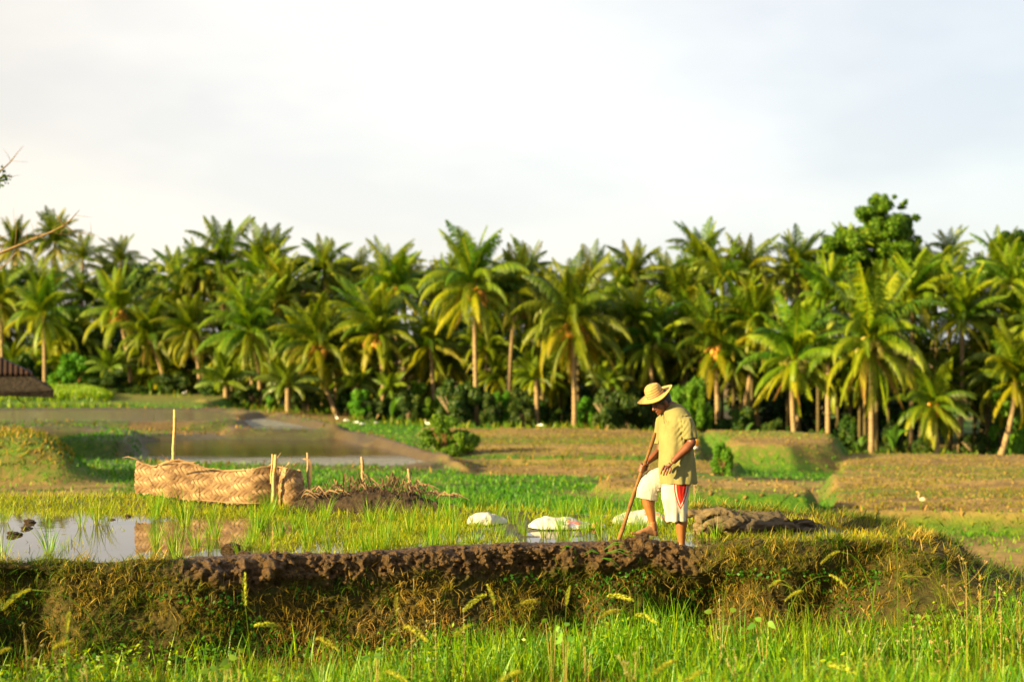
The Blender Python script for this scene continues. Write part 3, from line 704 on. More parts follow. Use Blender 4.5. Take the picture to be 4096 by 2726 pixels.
SL = [(1045, 850, 130, 'dull green spreading shrub left of the central white trunk'), (1600, 852, 85, 'upright shrub just behind the straw hat'), (1235, 910, 120, 'green thicket between the two pale trunks left of the man'),
 (1400, 872, 120, 'thicket left of the straw hat'), (1500, 900, 100, 'low thicket behind the face of the man'), (2330, 830, 120, 'tall bright shrub at the right edge under the palms'), (1700, 935, 110, 'shaded shrub right of the man at the foot of the palms'),
 (2060, 965, 70, 'shrub beside the white-lit trunk on the right'), (1960, 950, 80, 'dark shrub left of the white-lit trunk on the right'), (940, 900, 80, 'shrub with pale tips left of the papaya-like thicket'), (170, 800, 120, 'green shrub just right of the rusty roof'),
 (60, 790, 110, 'yellowish shrub above the rusty roof'), (260, 850, 110, 'dark shrub at the left end of the bright rice strip'), (400, 845, 90, 'dark shrub above the banana clump on the left'), (1130, 900, 60, 'low shrub at the foot of the central trunk'),
 (1785, 960, 70, 'dark shrub left of the curving trunk'), (2240, 985, 90, 'dark shrub right of the squat golden palm'), (2130, 1000, 60, 'low shrub at the foot of the squat golden palm'), (570, 880, 70, 'low shrub between the two young palms'),
 (1290, 930, 60, 'small shrub at the foot of the skirted palm'), (1880, 985, 60, 'small dark shrub right of the curving trunk'), (860, 900, 70, 'shrub behind the thin pale trunk'), (480, 870, 60, 'shrub left of the bright young palm')]
for k in range(20):
    x = (130, 205, 330, 355, 430, 515, 545, 615, 705, 760, 800, 835, 905, 965, 1060, 1150, 1205, 1345, 1445, 1560)[k]
    nb_ = ('the rusty roof', 'the left banana clump', 'the young bright palm', 'the leaning trunks', 'the central pale trunk', 'the man')[min(5, k*6//20)]
    SL.append((x, prs.uniform(868, 915), prs.uniform(55, 95), f'{"broad" if k % 2 else "narrow"} sunlit shrub among the palm trunks near {nb_}'))
for x, top, w_, lab in SL:
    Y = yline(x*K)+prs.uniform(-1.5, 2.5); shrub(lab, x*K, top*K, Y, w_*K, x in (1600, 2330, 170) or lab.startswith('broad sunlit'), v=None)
# deep growth that closes the grove behind the trunks
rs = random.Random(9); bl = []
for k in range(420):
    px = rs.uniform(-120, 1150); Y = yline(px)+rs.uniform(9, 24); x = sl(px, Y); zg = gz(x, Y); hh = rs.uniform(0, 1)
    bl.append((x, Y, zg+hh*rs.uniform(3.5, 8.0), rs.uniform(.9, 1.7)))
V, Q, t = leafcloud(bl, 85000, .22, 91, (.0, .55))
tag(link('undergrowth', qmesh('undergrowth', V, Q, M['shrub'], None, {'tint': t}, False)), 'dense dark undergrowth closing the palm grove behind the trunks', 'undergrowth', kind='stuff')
# edge grass along the treeline is part of the field grass below
# ------------------------------------------------------------------ broadleaf trees
def leafy_tree(label, pxc, row_base, blobs_px, Y, limbs, n, size, seed, bright=True, group=None):
    b = gbase(pxc, Y); root = empty('leafy_tree', b, label, 'tree', group); bl = []
    for x, y, r in blobs_px:
        p = at(x*K, y*K, Y)-b; rm = r*K/F*Y
        for j in range(9): bl.append((p.x+prs.uniform(-.95, .95)*rm, p.y+prs.uniform(-1.3, 1.3)*rm*1.6, p.z+prs.uniform(-.9, .9)*rm, rm*prs.uniform(.3, .78)))
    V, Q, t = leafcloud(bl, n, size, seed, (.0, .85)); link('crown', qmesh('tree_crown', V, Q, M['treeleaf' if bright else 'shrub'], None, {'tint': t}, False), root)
    mb = MB()
    for L in limbs:
        pts = [at(x*K, y*K, Y)-b if y < 9999 else Vector((0, 0, -.1)) for x, y, r in L]; mb.tube(pts, [r for _, _, r in L], 7)
    link('trunk', mb.mesh('tree_trunk', [M['bark']]), root)
leafy_tree('tall leafy broad tree rising above the palms on the right with glossy bright green crown', 870, 0,
 [(2010, 480, 28), (2040, 462, 20), (1985, 510, 26), (2030, 510, 34), (2065, 520, 24), (2045, 555, 36), (1995, 545, 30), (2085, 540, 16), (2098, 510, 13), (2078, 470, 9), (2100, 560, 14), (1920, 555, 26), (1945, 580, 30), (1905, 585, 18), (2050, 600, 30), (2090, 590, 18), (2010, 600, 34), (1975, 610, 30), (2110, 585, 10)], 79,
 [[(2015, 9999, .35), (2015, 760, .3), (2020, 640, .24), (2028, 560, .12), (2030, 500, .05)], [(2018, 640, .16), (2060, 585, .09), (2095, 540, .04)], [(2016, 650, .14), (1975, 600, .08), (1930, 570, .04)], [(2025, 600, .1), (2000, 530, .04)]], 42000, .095, 101)
leafy_tree('leafy tree cut by the right edge, its round dull crown above the palms', 1018, 0, [(2320, 550, 22), (2350, 545, 24), (2300, 580, 18), (2340, 590, 30), (2375, 560, 30)], 80,
 [[(2350, 9999, .3), (2350, 700, .25), (2345, 600, .12), (2335, 550, .04)], [(2348, 620, .12), (2310, 570, .04)]], 16000, .095, 102, False)
leafy_tree('small leafy tree showing round tufts between skyline palms left of centre', 297, 0, [(690, 608, 13), (705, 640, 18), (720, 620, 12)], 90,
 [[(700, 9999, .25), (700, 700, .2), (700, 620, .06)]], 1800, .16, 103, False)
leafy_tree('thin-leaved brownish tree between skyline palms on the left', 143, 0, [(330, 640, 26), (300, 650, 20), (345, 665, 26), (360, 690, 20)], 100,
 [[(330, 9999, .25), (330, 740, .2), (330, 650, .06)]], 2200, .16, 104, False)

# ------------------------------------------------------------------ bananas
def banana(label, px, row_top, Y, seed, spread=1.0, n=7):
    b = gbase(px, Y); root = empty('banana_plant', b, label, 'banana plant', 'banana plants at the field edge'); H = (CAMZ-(row_top-340.5)/F*Y)-b.z
    rs = random.Random(seed); mb = MB()
    for i in range(n):
        az = rs.uniform(0, 6.28) if i else 0; e = rs.uniform(.15, .7)*spread; L = H*rs.uniform(.55, .8); pts = []; p = Vector((0, 0, H*.22)); a = e*.4
        for k in range(8):
            pts.append(p.copy()); a += e*.35*k/4; p = p+Vector((math.sin(a)*math.cos(az), math.sin(a)*math.sin(az), math.cos(a)))*L/7
        sd = Vector((-math.sin(az), math.cos(az), 0)); w_ = np.array([.12, .5, .9, 1, 1, .85, .55, .06])*L*.27
        P = np.array([list(q) for q in pts]); up = np.array([0, 0, .22])
        for sg in (1, -1):
            V = np.concatenate([P, P+sg*np.array(sd)*w_[:, None]/2+up*w_[:, None]]); q = np.arange(7)
            mb.add(V, np.stack([q, q+1, q+9, q+8], -1), 0, rs.random())
    link('leaves', mb.mesh('banana_leaves', [M['banana']]), root)
    mb = MB(); mb.tube([(0, 0, -.05), (0, 0, H*.35)], [.11, .06], 8); link('stem', mb.mesh('banana_stem', [M['youngpalm']]), root)
banana('banana plant with one tall upright leaf beyond the left ponds', 151, 377, 86, 1, .6)
banana('smaller banana plant right of the tall-leaved one beyond the left ponds', 160, 381, 86, 2)
banana('banana plant with bright leaves between the two young palms', 269, 393, 78, 3, 1.2)
banana('wilting banana plant left of the pale trunks in the middle', 392, 392, 74, 4, 1.2)
banana('banana plant with a single glowing upright leaf right of the curving trunk', 817, 425, 67, 5, .5, 4)
banana('wide banana plant beside the squat golden palm', 893, 418, 67, 6, 1.2)
banana('low banana plant left of the white-lit trunk on the right', 858, 431, 66, 7, 1.6, 5)
banana('low banana leaves at the foot of the dark palms right of the man', 745, 420, 67, 8, 1.3, 5)
# ------------------------------------------------------------------ far grass and clods
def scatter(n, pxr, Yr, dens=None, seed=1, power=1.0):
    rs = np.random.default_rng(seed); m = n*4
    px = rs.uniform(*pxr, m); Y = Yr[0]+(Yr[1]-Yr[0])*rs.random(m)**power; x = sl(px, Y)
    z, g, ti, mu = ground_all(x, Y)
    keep = np.ones(m, bool) if dens is None else rs.random(m) < dens(x, Y, z, g, ti, px)
    P = np.stack([x, Y, z], -1)[keep][:n]
    return P, g[keep][:n], ti[keep][:n], rs
pond_polys = [(poly, tz) for tz, poly, s, g_, ti, pond, rim in TER if pond]
def offpond(x, y):
    w = np.ones(x.shape)
    for poly, tz in pond_polys: w *= (sdpoly(x, y, poly) < -.25)
    return w*(sdpoly(x, y, PADDY) < -.3)
P, g_, ti_, rs = scatter(46000, (-60, 1090), (17.5, 74), lambda x, y, z, g, ti, px: np.clip(g*1.15-.15+.6*(fbm2(x, y, 1.3, 3)-.5), .02, 1)*offpond(x, y)*np.clip(22/y, .2, 1)*(1-.75*(ti > .5)), 5)
n = len(P); yy = P[:, 1]
P[:, 2] -= .02
tint = np.clip(rs.uniform(0, .9, n)*(1.2-g_*.5)+.15*ti_, 0, 1)
tag(link('field_grass', blade_mesh('field_grass', M['greengrass'], P, rs.uniform(.07, .17, n)*(1-.35*ti_), .014+.0009*yy*rs.uniform(.6, 1.2, n), rs.uniform(0, .5, n), rs.uniform(0, 6.28, n), rs.uniform(0, .9, n), tint, 2)),
    'short green grass over the terraces beyond the paddy', 'grass', kind='stuff')
P, g_, ti_, rs = scatter(22000, (330, 1090), (26, 68), lambda x, y, z, g, ti, px: (ti > .5)*offpond(x, y)*sstep(.42, .60, fbm2(x, y*2.2, .55, 3, 30))*np.clip(30/y, .3, 1), 77)
n = len(P)
tag(link('stubble', blade_mesh('stubble', M['fieldgrass'], P, rs.uniform(.04, .11, n), .011+.0005*P[:, 1], rs.uniform(.1, .8, n), rs.uniform(0, 6.28, n), rs.uniform(0, .9, n), np.clip(rs.normal(.78, .2, n), 0, 1), 2)), 'yellowing stubble and weeds on the tilled terraces', 'stubble', kind='stuff')
P, g_, ti_, rs = scatter(1500, (-80, 75), (27, 38), lambda x, y, z, g, ti, px: (z > -.9)*offpond(x, y), 78)
n = len(P)
tag(link('mound_grass', blade_mesh('mound_grass', M['bankgrass'], P, rs.uniform(.06, .2, n), np.full(n, .04), rs.uniform(.1, .8, n), rs.uniform(0, 6.28, n), rs.uniform(0, .9, n), np.clip(rs.normal(.5, .2, n), 0, 1), 2)), 'dry grass on the brown mound at the left edge', 'grass', kind='stuff')
# clods of the tilled terraces
rs = np.random.default_rng(8); bm = bmesh.new(); bmesh.ops.create_icosphere(bm, subdivisions=1, radius=1); me = bpy.data.meshes.new('t'); bm.to_mesh(me); bm.free()
IV = np.array([v.co[:] for v in me.vertices]); IF = np.array([list(p.vertices)+[p.vertices[2]] for p in me.polygons]); bpy.data.meshes.remove(me)
def clods(P, size, seed):
    rs = np.random.default_rng(seed); n = len(P); V = IV[None]*(size[:, None, None]*rs.uniform(.65, 1.25, (n, len(IV), 1)))*np.array([1, 1, .7]); V = V+P[:, None, :]
    Q = (IF[None]+np.arange(n)[:, None, None]*len(IV)).reshape(-1, 4); return V.reshape(-1, 3), Q
P, g_, ti_, rs = scatter(2600, (380, 1090), (28, 66), lambda x, y, z, g, ti, px: (ti > .6)*offpond(x, y), 12)
t = NT('dry_clod'); f = t.noise(6, 3); M['clod'] = t.done(t.bsdf(t.ramp(f, [(.3, (.09, .06, .02)), (.7, (.22, .15, .05))]), .95, None, .1))
V, Q = clods(P, rs.uniform(.025, .065, len(P)), 3)
tag(link('soil_clods', qmesh('soil_clods', V, Q, M['clod'], None, None, False)), 'dry clods of tilled soil over the brown terraces', 'soil', kind='stuff')
dkf = lambda x, y: (ground_all(x, y), ground_all.dk)[1]
P, g_, ti_, rs = scatter(9000, (-60, 1090), (24, 72), lambda x, y, z, g, ti, px: (ground_all.dk+.55*ground_all.pm*sstep(.42, .6, fbm2(x, y, .8, 2, 71)))*offpond(x, y), 79)
n = len(P)
tag(link('dike_grass', blade_mesh('dike_grass', M['bankgrass'], P, rs.uniform(.08, .24, n), .012+.0010*P[:, 1], rs.uniform(.1, .9, n), rs.uniform(0, 6.28, n), rs.uniform(0, .9, n), np.clip(rs.normal(.62, .22, n), 0, 1), 2)), 'dry grass along the low dikes between the terraces', 'grass', kind='stuff')
# taller grass on the terrace faces and edges, bright rice strip
P, g_, ti_, rs = scatter(7000, (-60, 130), (72, 92), lambda x, y, z, g, ti, px: (g > .8)*1.0, 15)
n = len(P)
tag(link('rice_strip', blade_mesh('rice_strip', M['rice'], P, rs.uniform(.2, .38, n), np.full(n, .09), rs.uniform(0, .3, n), rs.uniform(0, 6.28, n), rs.uniform(0, .4, n), rs.uniform(.2, .75, n), 2)), 'bright young rice on the far left terrace', 'rice', kind='stuff')
P, g_, ti_, rs = scatter(5000, (-60, 1090), (58, 84), lambda x, y, z, g, ti, px: np.exp(-((y-np.interp(px, [-60, 100, 350, 540, 800, 1100], [92, 90, 80, 75, 70, 66])+2)/2.5)**2)*sstep(.42, .6, fbm2(x, y, .35, 3, 41)), 16)
n = len(P)
tag(link('edge_grass', blade_mesh('edge_grass', M['fieldgrass'], P, rs.uniform(.12, .5, n), np.full(n, .08), rs.uniform(0, .5, n), rs.uniform(0, 6.28, n), rs.uniform(0, .9, n), rs.uniform(0, .9, n), 2)), 'tall grass along the foot of the palms', 'grass', kind='stuff')

# ------------------------------------------------------------------ rice in the paddy
def clump_mesh(seed, n=20, H=.33):
    rs = np.random.default_rng(seed); a = rs.uniform(0, 6.28, n); r = rs.uniform(0, .035, n)
    P = np.stack([r*np.cos(a), r*np.sin(a), np.full(n, -.03)], -1)
    V, Q = blades(P, H*rs.uniform(.55, 1.12, n), rs.uniform(.0045, .0085, n), rs.uniform(0, .30, n), a, rs.uniform(.0, .75, n), 4)
    return qmesh('rice_leaves', V, Q, M['rice'], None, {'tint': np.repeat(rs.uniform(.1, .85, n), 10), 'along': np.tile(np.repeat(np.linspace(0, 1, 5), 2), n)})
RC = [clump_mesh(s, n, h) for s, n, h in ((1, 28, .34), (2, 32, .38), (3, 20, .29), (4, 26, .32), (5, 14, .25), (6, 36, .36))]
def rice(px, row, label, group, v, sc=1.0):
    p = on(px, row, -.03); o = link('rice_clump', RC[v % 6]); o.location = p; o.rotation_euler.z = prs.uniform(0, 6.28); o.scale = (sc, sc, sc*prs.uniform(.9, 1.1))
    return tag(o, label, 'rice clump', group)
G_ = 'rice clumps standing in the paddy'
for px, row, v, sc, lab in ((50, 555, 1, 1.05, 'rice clump in open water nearest the bank at the left, leaning green blades'), (63, 551, 4, .8, 'short sparse rice sprig right beside the nearest left clump'),
  (3, 560, 0, 1.0, 'rice clump cut by the left edge in the water'), (5, 523, 3, 1.1, 'dark rice clump cut by the left edge at the back of the water'), (82, 528, 0, .9, 'narrow rice clump left of the tall pair in open water'),
  (97, 525, 1, 1.15, 'tallest rice clump in the open water with a long reflection'), (106, 526, 3, 1.05, 'rice clump touching the right side of the tallest open-water clump'), (50, 527, 4, .7, 'thin rice sprig near the mud lumps in the water'),
  (44, 523, 4, .6, 'tiny rice sprig behind the nearest left clump'), (157, 520, 5, 1.05, 'rice clump in front of the left end of the woven mat'), (186, 527, 1, 1.35, 'tall rice clump in front of the mat below the bamboo stake'),
  (215, 540, 5, 1.1, 'dense rice clump in front of the middle of the mat'), (255, 533, 0, 1.3, 'tall bright rice clump in front of the right half of the mat'), (266, 515, 3, 1.0, 'thin rice clump against the right half of the mat'),
  (176, 560, 2, .95, 'rice clump at the water edge beside the bank left of the fresh mud'), (280, 540, 1, 1.1, 'rice clump before the right stake of the mat'), (309, 545, 5, 1.2, 'bushy rice clump right of the mat end'),
  (325, 520, 3, 1.1, 'rice clump before the first old stake'), (370, 525, 0, 1.2, 'rice clump before the mound of dead fronds'), (410, 538, 1, 1.3, 'tall rice clump before the tilted stake'), (436, 525, 5, 1.1, 'rice clump left of the small white sack'),
  (450, 522, 1, 1.25, 'tall rice clump just touching the small white sack'), (375, 557, 5, 1.15, 'dark dense rice clump close behind the fresh mud'), (431, 553, 1, 1.3, 'thick rice clump near the bank left of the sacks'),
  (565, 522, 1, 1.15, 'rice clump standing before the middle white sack'), (600, 515, 3, 1.2, 'rice clump between the middle and right white sacks'), (630, 535, 0, 1.0, 'rice clump just left of the pole'), (655, 525, 0, .9, 'rice clump behind the raised foot'),
  (716, 540, 2, 1.0, 'rice clump right behind the standing leg'), (735, 535, 1, 1.0, 'tall rice clump in front of the crumpled tarp'), (758, 532, 4, 1.1, 'thin rice clump in front of the dark part of the tarp'), (703, 543, 4, 1.0, 'sparse rice sprig beside the standing leg'),
  (240, 556, 4, 1.0, 'rice sprig between the two dark lumps'), (208, 553, 2, 1.0, 'rice clump left of the pair of dark lumps'), (512, 520, 4, 1.2, 'rice sprig between the small and middle sacks'), (678, 532, 3, 1.1, 'rice clump between the legs of the man')):
    rice(px, row, lab, G_, v, sc)
for k in range(185):
    px = prs.uniform(150, 690)**1.0; row = prs.uniform(506, 556-max(0, (px-420))*.055)
    if px < 250 and row > 530 and prs.random() < .6: continue
    z_ = 'left' if px < 330 else 'middle' if px < 500 else 'right'; b_ = 'back' if row < 522 else 'front'
    rice(px, row, f'small rice clump lost among the weeds in the {b_} {z_} of the planted paddy', f'{b_} {z_} paddy rice clumps', prs.randrange(6), prs.uniform(.6, 1.05))
# the fuzz of low weeds between the clumps
def dens(x, y, z, g, ti, px):
    d = (sdpoly(x, y, PADDY) > .15)*1.0
    wetleft = sstep(330, 210, px+40*(fbm2(x, y, 1.2, 2)-.5)*2)*sstep(16.9, 16.2, y)
    n_ = sstep(.42, .6, fbm2(x, y, 1.6, 3, 3)+.10*(y > 16.2)+.07*(px > 300)-.08*(px > 500)*(px < 660))
    pud = np.exp(-((x-2.2)/.55)**2-((y-14.55)/.35)**2)+np.exp(-((x-.5)/.5)**2-((y-14.9)/.3)**2)+.8*np.exp(-((x+.9)/.35)**2-((y-14.1)/.5)**2)
    return d*n_*(1-.965*wetleft)*np.clip(1-pud, .05, 1)
P, g_, ti_, rs = scatter(30000, (-30, 960), (12.3, 19.5), dens, 21)
n = len(P); P[:, 2] = np.maximum(P[:, 2], -.06); edge = np.exp(-(sdpoly(P[:, 0], P[:, 1], PADDY)/.45)**2)*(P[:, 1] > 15)
tint = np.clip(rs.uniform(.1, .75, n)+.35*edge+.3*sstep(780, 860, P[:, 0]/P[:, 1]*F+512), 0, 1)
tag(link('paddy_weeds', blade_mesh('paddy_weeds', M['weed'], P, rs.uniform(.04, .12, n), rs.uniform(.006, .011, n), rs.uniform(0, .7, n), rs.uniform(0, 6.28, n), rs.uniform(0, 1.1, n), tint, 2)),
    'low yellow-green weeds growing between the rice', 'weeds', kind='stuff')
# lumps of mud lying in the paddy
def clod_mesh(seed, rough=.35):
    rs = np.random.default_rng(seed); bm = bmesh.new(); bmesh.ops.create_icosphere(bm, subdivisions=4, radius=1); me = bpy.data.meshes.new('mud_clod'); bm.to_mesh(me); bm.free()
    V = np.array([v.co[:] for v in me.vertices]); d = 1+rough*(fbm3(V+seed*3.1, 2.0, 4)-.5)*2+.22*np.maximum(0, fbm3(V+seed, 5, 2)-.55)*4
    V = V*d[:, None]*np.array([1, .9, .75]); me.vertices.foreach_set('co', V.astype(np.float32).ravel()); me.polygons.foreach_set('use_smooth', [True]*len(me.polygons))
    a = me.attributes.new('fresh', 'FLOAT', 'POINT'); a.data.foreach_set('value', np.ones(len(V), np.float32)); me.materials.append(M['mud']); me.update(); return me
CL = [clod_mesh(s) for s in (3, 5, 8, 13)]
def clod(px, row, z, r, label, v=0, dy=0.0, flat=1.0):
    p = on(px, row, z); o = link('mud_clod', CL[v % 4]); o.location = (p.x, p.y+dy, z+r*.25); o.scale = (r, r, r*.8*flat); o.rotation_euler = (prs.uniform(-.3, .3), prs.uniform(-.3, .3), prs.uniform(0, 6))
    tag(o, label, 'mud clod', 'lumps of wet mud')
for i, (px, row, r, fl, lab) in enumerate(((15, 535, .11, .5, 'flat brown mud lump alone in the water near the left edge'), (27, 529, .09, .5, 'long flat lump behind the lone one in the left water'), (30, 523, .10, .8, 'dark mud lump at the back of the left water'),
  (231, 551, .13, 1.1, 'tall dark mud lump between rice clumps before the mat'), (244, 558, .12, 1, 'round dark mud lump at the water edge by the fresh bank'), (127, 517, .07, .5, 'flat pale lump at the rear water edge'), (112, 520, .06, .5, 'small dark lump left of the pale one at the rear water edge'))):
    clod(px, row, -.02, r*.7, lab, i, 0, fl)
for i, (px, row, r, lab) in enumerate(((623, 544, .12, 'big mud clod where the pole digs into the bank'), (640, 541, .13, 'rugged mud clod just left of the raised foot'), (655, 548, .13, 'mud clod under the toes of the raised foot'), (668, 549, .115, 'mud clod under the heel of the raised foot'),
  (634, 553, .12, 'mud clod on the bank face below the pole tip'), (652, 562, .10, 'lower mud clod below the raised foot'), (612, 551, .09, 'mud clod left of the pole tip'), (676, 557, .08, 'small clod right of the heel, at the water gap'))):
    p = at(px, row+2, 13.94+.03*(i % 3)); r *= .85; o = link('mud_clod', CL[i % 4]); o.location = p; o.scale = (r, r, r*.8); o.rotation_euler = (prs.uniform(-1, 1), prs.uniform(-1, 1), prs.uniform(0, 6)); tag(o, lab, 'mud clod', 'lumps of wet mud')

# crumbs broken off the fresh mud
def crumbs(n, seed, cond, s0, s1):
    rs = np.random.default_rng(seed); nb = BANK.shape[0]; i = rs.integers(0, nb, n*8); j = rs.integers(0, NP, n*8); z = BANK[i, j, 2]; k = rs.random(n*8) < cond(BANK[i, j, 0], z, BF[i, j], j/NP)
    i, j = i[k][:n], j[k][:n]; return clods(BANK[i, j]-BN[i, j]*.004, s0+(s1-s0)*rs.random(len(i))**3, seed+1)
V, Q = crumbs(3200, 61, lambda x, z, f, j: (.05+f)*(j > .2)*(j < .48)*np.clip(sstep(-3.6, -3, x)*sstep(2.0, 1.6, x)+.03, 0, 1), .007, .045)
tag(link('mud_crumbs', qmesh('mud_crumbs', V, Q, M['mud'], None, {'fresh': np.ones(len(V))}, False)), 'crumbs of fresh mud along the top of the bank', 'mud', kind='stuff')
# ------------------------------------------------------------------ the man with the pole
MX, MY, MZ = sl(675.5, 14.22), 14.22, -.07
S_ = .0012755
def q(zx, zy, y=0.0):            # a point on the man read off an enlargement of the photo
    return Vector(((zx-690)*S_, y, (1490-zy)*S_))
FWD = Vector((-.92, -.39, 0)); LEFT = Vector((.39, -.92, 0))     # the way he faces; his left side is towards us
def loft(bm, secs, n=20, cap=True):
    """secs: (centre, a, b, A, B) ellipse half sizes a along A, b along B"""
    rings = []
    for c, a, b, A, B in secs:
        rings.append([bm.verts.new(c+A*a*math.copysign(abs(math.cos(t))**.9, math.cos(t))+B*b*math.copysign(abs(math.sin(t))**.9, math.sin(t))) for t in [i*2*math.pi/n for i in range(n)]])
    for r0, r1 in zip(rings[:-1], rings[1:]):
        for i in range(n): bm.faces.new((r0[i], r0[(i+1) % n], r1[(i+1) % n], r1[i]))
    if cap: bm.faces.new(rings[0][::-1]); bm.faces.new(rings[-1])
def limb(bm, pts, rad, n=14, flat=1.0, ref=None):
    """tapering tube through pts with rounded ends"""
    P = [Vector(p) for p in pts]; R = list(rad)
    d0 = (P[0]-P[1]).normalized(); d1 = (P[-1]-P[-2]).normalized()
    P = [P[0]+d0*R[0]*.75, P[0]+d0*R[0]*.45]+P+[P[-1]+d1*R[-1]*.45, P[-1]+d1*R[-1]*.75]; R = [R[0]*.35, R[0]*.8]+R+[R[-1]*.8, R[-1]*.35]
    secs = []; prev = ref
    for i, p in enumerate(P):
        d = (P[min(i+1, len(P)-1)]-P[max(0, i-1)]).normalized()
        u = d.orthogonal().normalized() if prev is None else (prev-d*prev.dot(d)).normalized()
        prev = u; secs.append((p, R[i]*flat, R[i], u, d.cross(u)))
    loft(bm, secs, n)
def ell(bm, c, r, X=Vector((1, 0, 0)), Y=Vector((0, 1, 0)), Z_=Vector((0, 0, 1)), sub=3):
    g = bmesh.ops.create_icosphere(bm, subdivisions=sub, radius=1)
    for v in g['verts']: v.co = c+X*v.co.x*r[0]+Y*v.co.y*r[1]+Z_*v.co.z*r[2]
def union(name, bm, vox, mat, smooth=6, fn=None):
    bmesh.ops.recalc_face_normals(bm, faces=bm.faces)
    me = bpy.data.meshes.new(name); bm.to_mesh(me); bm.free(); o = bpy.data.objects.new('tmp', me); COL.objects.link(o)
    m = o.modifiers.new('r', 'REMESH'); m.mode = 'VOXEL'; m.voxel_size = vox; m.use_smooth_shade = True
    if smooth: s = o.modifiers.new('s', 'SMOOTH'); s.factor = .5; s.iterations = smooth
    dg = bpy.context.evaluated_depsgraph_get(); dg.update()
    r = bpy.data.meshes.new_from_object(o.evaluated_get(dg)); bpy.data.objects.remove(o); bpy.data.meshes.remove(me)
    r.name = name; r.materials.clear(); r.materials.append(mat)
    if fn: fn(r)
    r.polygons.foreach_set('use_smooth', [True]*len(r.polygons)); r.update()
    return r
def mverts(me):
    V = np.zeros(len(me.vertices)*3, np.float32); me.vertices.foreach_get('co', V); V = V.reshape(-1, 3)
    Nn = np.zeros(len(me.vertices)*3, np.float32); me.vertices.foreach_get('normal', Nn); return V.astype(float), Nn.reshape(-1, 3).astype(float)
def setv(me, V): me.vertices.foreach_set('co', V.astype(np.float32).ravel()); me.update()
def seta(me, k, a): me.attributes.new(k, 'FLOAT', 'POINT').data.foreach_set('value', np.asarray(a, np.float32))

man = empty('person', (MX, MY, MZ), 'man in straw hat and olive shirt digging with a pole, one bare foot raised', 'person')
# skin
t = NT('skin'); tc = t.n('ShaderNodeTexCoord').outputs['Object']; f = t.noise(9, 4, .6, tc); f2 = t.noise(40, 3, .6, tc)
c = t.ramp(f, [(.3, (.095, .027, .008)), (.7, (.16, .045, .012))]); c = t.mix(t.attr('leg'), c, t.ramp(f, [(.3, (.19, .060, .011)), (.7, (.28, .095, .017))]))
mudc = t.ramp(f2, [(.35, (.07, .04, .02)), (.6, (.20, .12, .06))])
c = t.mix(t.math('MULTIPLY', t.attr('muddy'), t.ramp(f2, [(.3, .55), (.6, 1)])), c, mudc)
M['skin'] = t.done(t.bsdf(c, .52, t.bump(f2, .25, .004), .45))
UP = Vector((-.46, -.20, .865)).normalized()            # the axis of the bowed head
HF = (Vector((-.86, -.30, -.42))); HF = (HF-UP*HF.dot(UP)).normalized(); HS = UP.cross(HF).normalized()
HC = q(577, 303, -.02)
def H(f, s, u): return HC+HF*f+HS*s+UP*u
bm = bmesh.new()
Z1 = Vector((0, 0, 1))
def tor(zx, zy, a, b): return (q(zx, zy), a, b, FWD, LEFT)
loft(bm, [tor(695, 930, .10, .15), tor(695, 850, .115, .155), tor(692, 760, .10, .14), tor(690, 640, .105, .145), tor(690, 540, .115, .16), tor(688, 450, .11, .17), tor(684, 395, .085, .15), tor(676, 355, .06, .09)])
limb(bm, [q(684, 400, .0), q(660, 345, -.01), H(-.035, 0, -.06)], [.068, .062, .06])
# head
ell(bm, H(-.012, 0, .03), (.098, .076, .095), HF, HS, UP); ell(bm, H(.035, 0, -.03), (.062, .058, .082), HF, HS, UP)
ell(bm, H(.055, 0, -.078), (.040, .040, .030), HF, HS, UP); ell(bm, H(.084, 0, -.092), (.017, .022, .014), HF, HS, UP)
limb(bm, [H(.084, 0, .022), H(.103, 0, -.010), H(.114, 0, -.028)], [.009, .012, .015], 10); ell(bm, H(.100, .013, -.032), (.012, .009, .009), HF, HS, UP, 2); ell(bm, H(.100, -.013, -.032), (.012, .009, .009), HF, HS, UP, 2)
ell(bm, H(.094, 0, -.054), (.013, .025, .007), HF, HS, UP, 2); ell(bm, H(.091, 0, -.069), (.013, .023, .008), HF, HS, UP, 2)
ell(bm, H(.078, 0, .024), (.018, .055, .012), HF, HS, UP, 2)
for s in (1, -1):
    ell(bm, H(.060, s*.042, -.022), (.028, .020, .022), HF, HS, UP, 2)
    ell(bm, H(-.008, s*.079, -.012), (.020, .008, .033), HF, HS, UP, 2)
# near (left) arm
sh = q(757, 455, -.18); el_ = q(796, 612, -.225); wr = q(652, 752, -.262)
limb(bm, [sh, sh.lerp(el_, .4), sh.lerp(el_, .8), el_], [.036, .040, .041, .043]); limb(bm, [el_, el_.lerp(wr, .28)+Vector((0, 0, -.006)), el_.lerp(wr, .65), wr], [.042, .046, .036, .029])
loft(bm, [(q(656, 748, -.262), .026, .020, Vector((.55, 0, .8)), Vector((0, 1, 0))), (q(636, 768, -.265), .036, .018, Vector((.75, 0, .6)), Vector((0, 1, 0))), (q(612, 790, -.268), .042, .017, Vector((.9, .1, .4)), Vector((0, 1, 0))), (q(602, 802, -.268), .038, .013, Vector((.9, .1, .3)), Vector((0, 1, 0)))])
for a, b_, c_, d_ in (((580, 786), (564, 812), (556, 834), (554, 851)), ((594, 796), (584, 824), (577, 845), (575, 861)), ((610, 803), (603, 830), (597, 848), (596, 858)), ((628, 803), (628, 822), (624, 836), (621, 846))):
    limb(bm, [q(*a, -.268), q(*b_, -.275), q(*c_, -.270), q(*d_, -.262)], [.0105, .0098, .0088, .0075], 10)
limb(bm, [q(622, 772, -.245), q(598, 790, -.235), q(583, 806, -.232), q(574, 820, -.232)], [.013, .011, .010, .008], 10)
